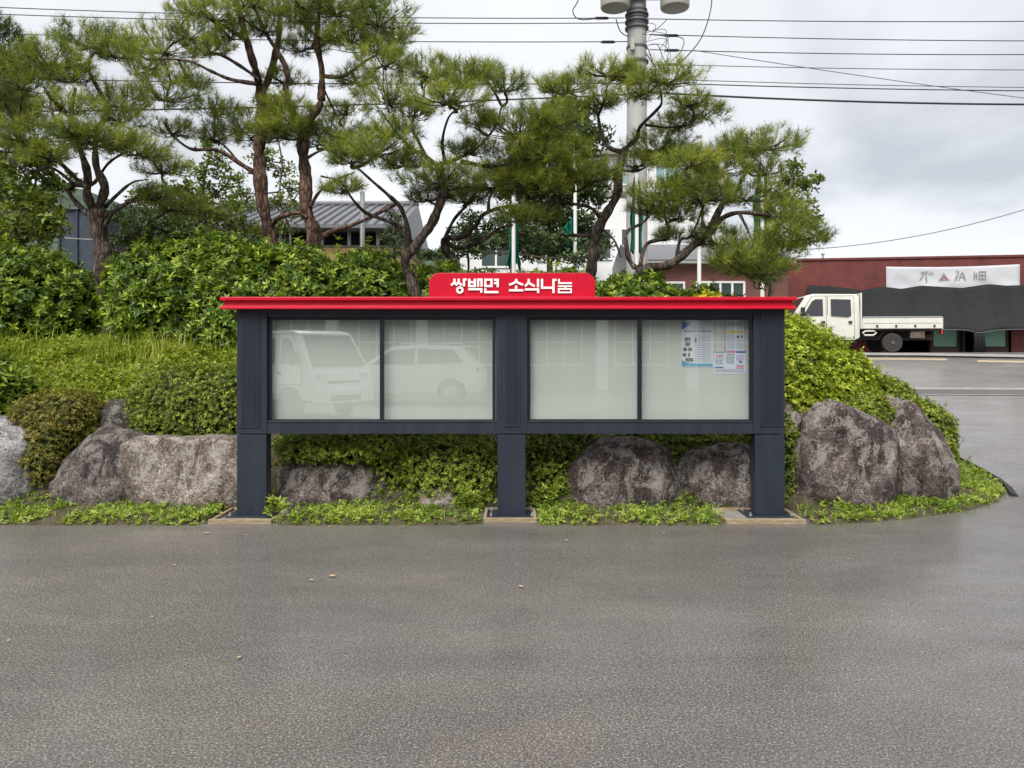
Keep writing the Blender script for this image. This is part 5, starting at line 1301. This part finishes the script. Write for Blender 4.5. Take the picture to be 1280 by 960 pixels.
for gl, mt in (
    ([[(375, 140), (372, 185), (345, 215)], [(400, 140), (402, 190), (410, 235)], [(355, 150), (425, 140)], [(425, 155), (470, 152)]], 'ink_grey'),
    ([[(560, 150), (545, 190), (515, 220)], [(562, 165), (580, 195), (608, 218)], [(535, 190), (585, 188)]], 'ink_grey'),
    ([[(528, 212), (592, 212)], [(560, 178), (540, 205)], [(562, 178), (585, 205)]], 'ink_red'),
    ([[(665, 135), (695, 138)], [(690, 140), (680, 185), (655, 222)], [(668, 175), (672, 215)], [(725, 140), (705, 175), (690, 222)], [(728, 150), (742, 190), (750, 222)], [(700, 190), (740, 190)]], 'ink_grey'),
    ([[(830, 140), (830, 205)], [(850, 150), (852, 205)], [(830, 175), (850, 175)], [(872, 140), (872, 205), (930, 205), (930, 140), (872, 140)], [(900, 140), (900, 205)], [(872, 172), (930, 172)]], 'ink_grey')):
    m = MB()
    for k, st in enumerate(gl): stroke(m, [BN(*p) for p in st], .028, -.094-.001*k, -.090)
    m.build('letter', M[mt], bn, world=False)
# black shade net hung in front of the shop
sn = empty('shade_net', SA+sdv*shopx(1150), srz, 'black shade net awning strung along the shop front', 'awning')
n0 = shopx(1150); na, nbx = shopx(1012)-n0, shopx(1345)-n0
toppts = [(1008, 356), (1050, 359), (1075, 363), (1100, 358), (1125, 361), (1150, 357), (1185, 359), (1200, 360), (1234, 355), (1255, 357), (1290, 356), (1345, 357)]
botpts = [(1008, 402), (1060, 408), (1110, 410), (1150, 412), (1178, 411.5), (1198, 412.5), (1212, 416.5), (1228, 412.5), (1250, 411.5), (1275, 411), (1300, 412), (1345, 412)]
V, Fs = [], []
NI, NJ = 90, 12
for j in range(NJ+1):
    for i in range(NI+1):
        px = 1008+(1345-1008)*i/NI; f = j/NJ
        pt = np.interp(px, [a for a, _ in toppts], [b for _, b in toppts]); pb = np.interp(px, [a for a, _ in botpts], [b for _, b in botpts])
        yo = -.12-.75*f+.10*math.sin(f*3.14)+.022*math.sin(px*.11+f*2)+.012*math.sin(px*.31)
        kx = shopx(px); z = shopz(px, pt+(pb-pt)*f)
        dist = (SA.y+sdv.y*kx); sc_ = (dist+yo)/dist
        V.append(((kx-n0), yo, (z+SA.z-CAMZ)*sc_+CAMZ-SA.z))
for j in range(NJ):
    for i in range(NI): Fs.append((j*(NI+1)+i, j*(NI+1)+i+1, (j+1)*(NI+1)+i+1, (j+1)*(NI+1)+i))
o = MB().add(V, Fs).build('net', M['shade_net'], sn, smooth=True, world=False); md = o.modifiers.new('thickness', 'SOLIDIFY'); md.thickness = .006
# gathered tail and hem rope, support post
pz = shopx(1212)-n0
m = MB()
for k in range(5): m.tube([(pz-.16+.08*k, -.84, shopz(1212, 415)), (pz-.13+.065*k, -.83+.03*(k % 2), .5), (pz-.15+.075*k, -.82, .02)], [.06, .05, .06], 8)
m.build('gathered_tail', M['shade_net'], sn, smooth=True, world=False)
hem = [V[NJ*(NI+1)+i] for i in range(0, NI+1, 2)]
MB().tube([(x, y-.01, z-.01) for x, y, z in hem], .014, 6).build('hem_rope', M['wire_grey'], sn, world=False)
for px in (1010, 1280):
    xx = shopx(px)-n0; MB().tube([(xx, -.92, 0), (xx, -.92, 1.35)], .022, 8).build('support_pole', M['steel'], sn, world=False)

# ------------------------------------------------------------------ houses behind the pines
def quad_house(name, label, X0, X1, Y0, depth, z1, wall, group=None):
    g = base(Y0); h = empty(name, ((X0+X1)/2, Y0, g), 0, label, 'building', group)
    MB().box(X0, X1, Y0, Y0+depth, g-.4, z1).build('wall', wall, h)
    return h
def window(h, x0, x1, z0, z1, Y, nx=2, fm='frame_white', gm='glass_dark', nz=1):
    w = MB(); t = .06
    w.box(x0, x1, Y-.05, Y+.0, z0, z0+t); w.box(x0, x1, Y-.05, Y+.0, z1-t, z1)
    for i in range(nx+1):
        xx = x0+(x1-x0-t)*i/nx; w.box(xx, xx+t, Y-.048, Y+.0, z0+t, z1-t)
    for j in range(1, nz): zz = z0+(z1-z0)*j/nz; w.box(x0+t, x1-t, Y-.046, Y, zz-t/2, zz+t/2)
    o = w.build('window', M[fm], h)
    MB().box(x0+t*.5, x1-t*.5, Y-.02, Y-.004, z0+t*.5, z1-t*.5).build('pane', M[gm], o)
# brown brick house with white eaves
YH = 22.0
def wx(px, Y=YH): return (px-640)/F*Y
def wz_(py, Y=YH): return CAMZ+(HOR-py)/F*Y
h = quad_house('brick_house', 'brown brick house with white eaves behind the leaning pine', wx(800), wx(985), YH, 6, wz_(330), M['brick_brown'])
MB().box(wx(795), wx(990), YH-.35, YH+6.2, wz_(330)+.002, wz_(326.8)).build('eave_board', M['frame_white'], h, .01)
rf = MB(); zr0 = wz_(326.6); rf.prism([(YH-.4, zr0), (YH+3, zr0+.9), (YH+6.3, zr0)], wx(794), wx(991), 'x'); rf.build('roof', M['roof_dark'], h)
window(h, wx(821), wx(856), wz_(385), wz_(352), YH, 2)
window(h, wx(869), wx(931), wz_(385), wz_(351.5), YH, 4)
# white two storey building
YW = 27.0
h = quad_house('white_building', 'white two storey building with blue windows behind the utility pole', wx(715, YW), wx(905, YW), YW, 7, wz_(195, YW), M['wall_white'])
MB().box(wx(711, YW), wx(909, YW), YW-.25, YW+7.2, wz_(195, YW)+.002, wz_(189, YW)).build('parapet', M['concrete'], h, .02)
for a, b in ((722, 762), (770, 810), (818, 856), (864, 900)):
    window(h, wx(a, YW), wx(b, YW), wz_(232, YW), wz_(206, YW), YW, 3, 'frame_white', 'glass_blue')
MB().box(wx(715, YW)-.02, wx(905, YW)+.02, YW-.06, YW-.002, wz_(246, YW), wz_(240, YW)).build('string_course', M['concrete'], h)
for a, b in ((725, 765), (775, 800)): window(h, wx(a, YW), wx(b, YW), wz_(325, YW), wz_(285, YW), YW, 2, 'frame_white', 'glass_dark')
YW2 = 24.0
h = quad_house('white_shed', 'low white outbuilding behind the centre pines', wx(575, YW2), wx(735, YW2), YW2, 5, wz_(298, YW2), M['wall_white'])
MB().box(wx(570, YW2), wx(740, YW2), YW2-.3, YW2+5.2, wz_(298, YW2)+.002, wz_(293, YW2)).build('roof', M['roof_dark'], h, .01)
window(h, wx(600, YW2), wx(640, YW2), wz_(335, YW2), wz_(308, YW2), YW2, 2)
# ochre house with ribbed grey roof
YO = 21.0
h = quad_house('ochre_house', 'low ochre house with ribbed grey metal roof behind the red trunks', wx(228, YO), wx(500, YO), YO, 6, wz_(309, YO), M['wall_ochre'])
MB().box(wx(226, YO), wx(502, YO), YO-.03, YO+6.03, wz_(309, YO)+.001, wz_(306.6, YO)).build('sill_band', M['concrete'], h)
MB().box(wx(230, YO), wx(498, YO), YO+.3, YO+5.8, wz_(306.6, YO)+.001, wz_(279, YO)).build('dark_opening', M['interior'], h)
for px in (236, 270, 310, 348, 400, 434, 470, 495): MB().box(wx(px, YO), wx(px, YO)+.09, YO+.02, YO+.12, wz_(306.6, YO)+.002, wz_(280, YO)).build('window_post', M['steel'], h)
z0, z1 = wz_(280, YO-.6), wz_(252, YO+2.4); xa, xb = wx(222, YO), wx(506, YO)
roof = MB().add([(xa, YO-.6, z0), (xb, YO-.6, z0), (xb, YO+3, z1), (xa, YO+3, z1), (xa, YO+6.6, z0), (xb, YO+6.6, z0), (xa, YO-.6, z0-.1), (xb, YO-.6, z0-.1), (xb, YO+6.6, z0-.1), (xa, YO+6.6, z0-.1)],
                [(0, 1, 2, 3), (3, 2, 5, 4), (0, 6, 7, 1), (4, 5, 8, 9), (0, 3, 4, 9, 6), (1, 7, 8, 5, 2), (6, 9, 8, 7)]).build('roof', M['roof_dark'], h)
x = xa+.15; sl_ = (z1-z0)/3.6
rib0 = None
while x < xb-.1:
    if rib0 is None:
        rib0 = MB().hexa([(x-.035, YO-.61, z0+.001), (x+.035, YO-.61, z0+.001), (x+.035, YO+3, z1+.001), (x-.035, YO+3, z1+.001), (x-.02, YO-.61, z0+.06), (x+.02, YO-.61, z0+.06), (x+.02, YO+3, z1+.06), (x-.02, YO+3, z1+.06)]).build('roof_rib', M['roof_dark'], roof); xr0 = x
    else:
        c = rib0.copy(); C.objects.link(c); c.parent = roof; c.location.x = rib0.location.x+(x-xr0)
    x += .27
MB().tube([(xa-.02, YO+3, z1+.05), (xb+.02, YO+3, z1+.05)], .09, 10).build('ridge_cap', M['roof_dark'], roof)
# dark blue netted structure at far left
YN = 22.0
h = quad_house('netted_shed', 'dark blue netted shed behind the thick left pine', wx(72, YN), wx(122, YN), YN, 4, wz_(262, YN), M['netting'])
for k in range(3): MB().box(wx(74+22*k, YN), wx(74+22*k, YN)+.05, YN-.06, YN-.002, base(YN), wz_(262, YN)).build('post', M['netting'], h)
MB().box(wx(70, YN), wx(124, YN), YN-.1, YN+4.1, wz_(262, YN)+.002, wz_(260, YN)).build('roof', M['roof_dark'], h)

# wooded hills far away
def hill(name, label, pts, Y, depth):
    V, Fs = [], []; nn = 60; xs = np.linspace(pts[0][0], pts[-1][0], nn)
    hy = np.interp(xs, [a for a, _ in pts], [b for _, b in pts])
    for j, f in enumerate(np.linspace(0, 1, 14)):
        for i in range(nn):
            zt = CAMZ+(HOR-hy[i])/F*Y; prof = math.sin(math.pi*min(1, f*1.0))**.7
            X = (xs[i]-640)/F*Y; yy = Y-depth+2*depth*f
            V.append((X, yy, 1.0+(zt-1.0)*prof*(1+.05*noise.noise(Vector((X*.02, yy*.02, 3))))+prof*2.2*noise.fractal(Vector((X*.06, yy*.06, 1)), 1, 2, 4)))
    for j in range(13):
        for i in range(nn-1): Fs.append((j*nn+i, j*nn+i+1, (j+1)*nn+i+1, (j+1)*nn+i))
    return tag(MB().add(V, Fs).build(name, M['hill'], None, smooth=True), label, None, None, 'structure')
hill('hill', 'low wooded hill far behind the left pines', [(-700, 330), (-400, 240), (-200, 225), (0, 232), (110, 246), (190, 262), (300, 285), (420, 300), (640, 330)], 190, 60)

# ------------------------------------------------------------------ what the panes reflect: vehicles and the hall behind the viewer
make_truck('white double cab truck reflected in the leftmost pane', (-5.75, -4.4, 0), R(38), M['truck2'])
def make_suv(label, loc, rz):
    t = empty('parked_car', loc, rz, label, 'car')
    def hw(z): return .90 if z < 1.0 else .90-.20*(z-1.0)/.7
    prof = [(-2.25, .35), (-2.32, .75), (-2.25, 1.02), (-2.05, 1.20), (-1.75, 1.58), (-1.5, 1.66), (-.4, 1.69), (.35, 1.62), (1.05, 1.12), (2.05, .98), (2.3, .80), (2.33, .40), (1.85, .32), (1.75, .62), (1.4, .74), (1.05, .62), (.95, .30), (-1.0, .30), (-1.1, .62), (-1.4, .74), (-1.75, .62), (-1.85, .32)]
    n = len(prof); m = MB(); m.add([(x, -hw(z), z) for x, z in prof]+[(x, hw(z), z) for x, z in prof], [tuple(range(n)), tuple(range(2*n-1, n-1, -1))]+[(i, i+n, (i+1) % n+n, (i+1) % n) for i in range(n)])
    m.build('body', M['truck2'], t, .05, smooth='auto', world=False)
    for s in (-1, 1):
        for pts in ([(-1.75, 1.20), (-1.45, 1.54), (-.45, 1.58), (-.45, 1.14)], [(-.38, 1.14), (-.38, 1.58), (.28, 1.53), (.88, 1.12)]):
            k = len(pts); MB().add([(x, s*(hw(z)+.008), z) for x, z in pts], [tuple(range(k))]).build('window', M['tint'], t, world=False)
        for x in (-1.4, 1.4):
            w = MB(); ya, yb = sorted((s*.68, s*.88)); w.lathe([(.22, ya), (.33, ya), (.35, ya+.03), (.35, yb-.03), (.33, yb), (.22, yb)], x, .35, 26, axis='y'); wo = w.build('wheel', M['rubber'], t, smooth='auto', world=False)
            r_ = MB(); e0, e1 = sorted((s*.80, s*.885)); r_.lathe([(.21, e0), (.21, e1)], x, .35, 10, axis='y'); r_.build('rim', M['chrome'], wo, world=False)
        MB().box(-2.30, -2.12, *(sorted((s*.62, s*.88))), .90, 1.06).build('tail_light', M['redlamp'], t, .02, world=False)
        MB().box(-1.6, .1, *(sorted((s*.58, s*.62))), 1.72, 1.75).build('roof_rail', M['chrome'], t, .005, world=False)
    MB().box(-2.15, -1.60, -.62, .62, 1.62, 1.66).build('spoiler', M['truck2'], t, .01, world=False)
    return t
make_suv('white estate car reflected in the second pane from the left', (-3.1, -8.2, 0), R(182))
YR = -17.0
hall = empty('office_building', (-2, YR, 0), 0, 'pale office building with white columns reflected in the panes', 'building')
MB().box(-26, 24, YR-8, YR, -.3, 9).build('wall', plain('grey_green_render', (0.17, 0.185, 0.17), .8, .1, 1, spec=.2), hall)
for x in (-14, -10.5, -7, -3.5, 0, 3.5, 7, 10.5): MB().box(x-.22, x+.22, YR+1.4, YR+1.8, 0, 3.6).build('column', M['wall_white'], hall, .02)
MB().box(-16, 12, YR+.01, YR+2.1, 3.61, 4.1).build('canopy', M['wall_white'], hall, .02)
for x in (-12.2, -8.7, -5.2, -1.7, 1.8, 5.3, 8.8): window(hall, x-1.1, x+1.1, .9, 2.8, YR+.05, 3, 'frame_white', 'glass_dark', 2)

# ------------------------------------------------------------------ litter on the asphalt
for k, (px, py, s, lab) in enumerate([(651, 735, .055, 'pale dry leaf lying alone in the middle of the asphalt'), (415, 722, .07, 'curled dry leaf left of the middle on the asphalt'), (389, 727, .05, 'thin dry leaf beside the curled leaf on the asphalt'), (299, 824, .04, 'small brown leaf low on the left asphalt'), (218, 708, .035, 'tiny pale leaf in front of the left boulders'),
        (10, 803, .035, 'tiny leaf at the left edge of the asphalt'), (708, 677, .05, 'dry leaf on the asphalt near the middle footing'), (258, 668, .07, 'straw coloured leaf before the left footing'), (308, 670, .04, 'small pale leaf before the left footing'), (412, 660, .05, 'dry leaf at the weed edge between left and middle legs'), (505, 660, .045, 'brown leaf at the weed edge left of the middle footing'), (830, 668, .04, 'dry leaf on the asphalt below the third pane'), (190, 773, .03, 'tiny scrap on the left asphalt'), (1060, 700, .035, 'tiny pale leaf on the right asphalt')]):
    s *= .72; q = hit(px, py); a = rr.uniform(0, 6.28); m = MB(); n = 9; V = []
    for i in range(n):
        f = i/(n-1); w = math.sin(f*math.pi)**.8*s*.32; z = .006+s*.28*(f-.5)**2+.004
        for v in (-1, 0, 1):
            lx, ly = (f-.5)*s, v*w; V.append((q.x+lx*math.cos(a)-ly*math.sin(a), q.y+lx*math.sin(a)+ly*math.cos(a), base(q.y)+z+abs(v)*s*.12*math.sin(f*math.pi)))
    m.add(V, [(3*i+j, 3*i+3+j, 3*i+4+j, 3*i+1+j) for i in range(n-1) for j in range(2)])
    tag(m.build('fallen_leaf', M['leaf_dead'], None, smooth=True), lab, 'leaf', 'fallen leaves on the asphalt')
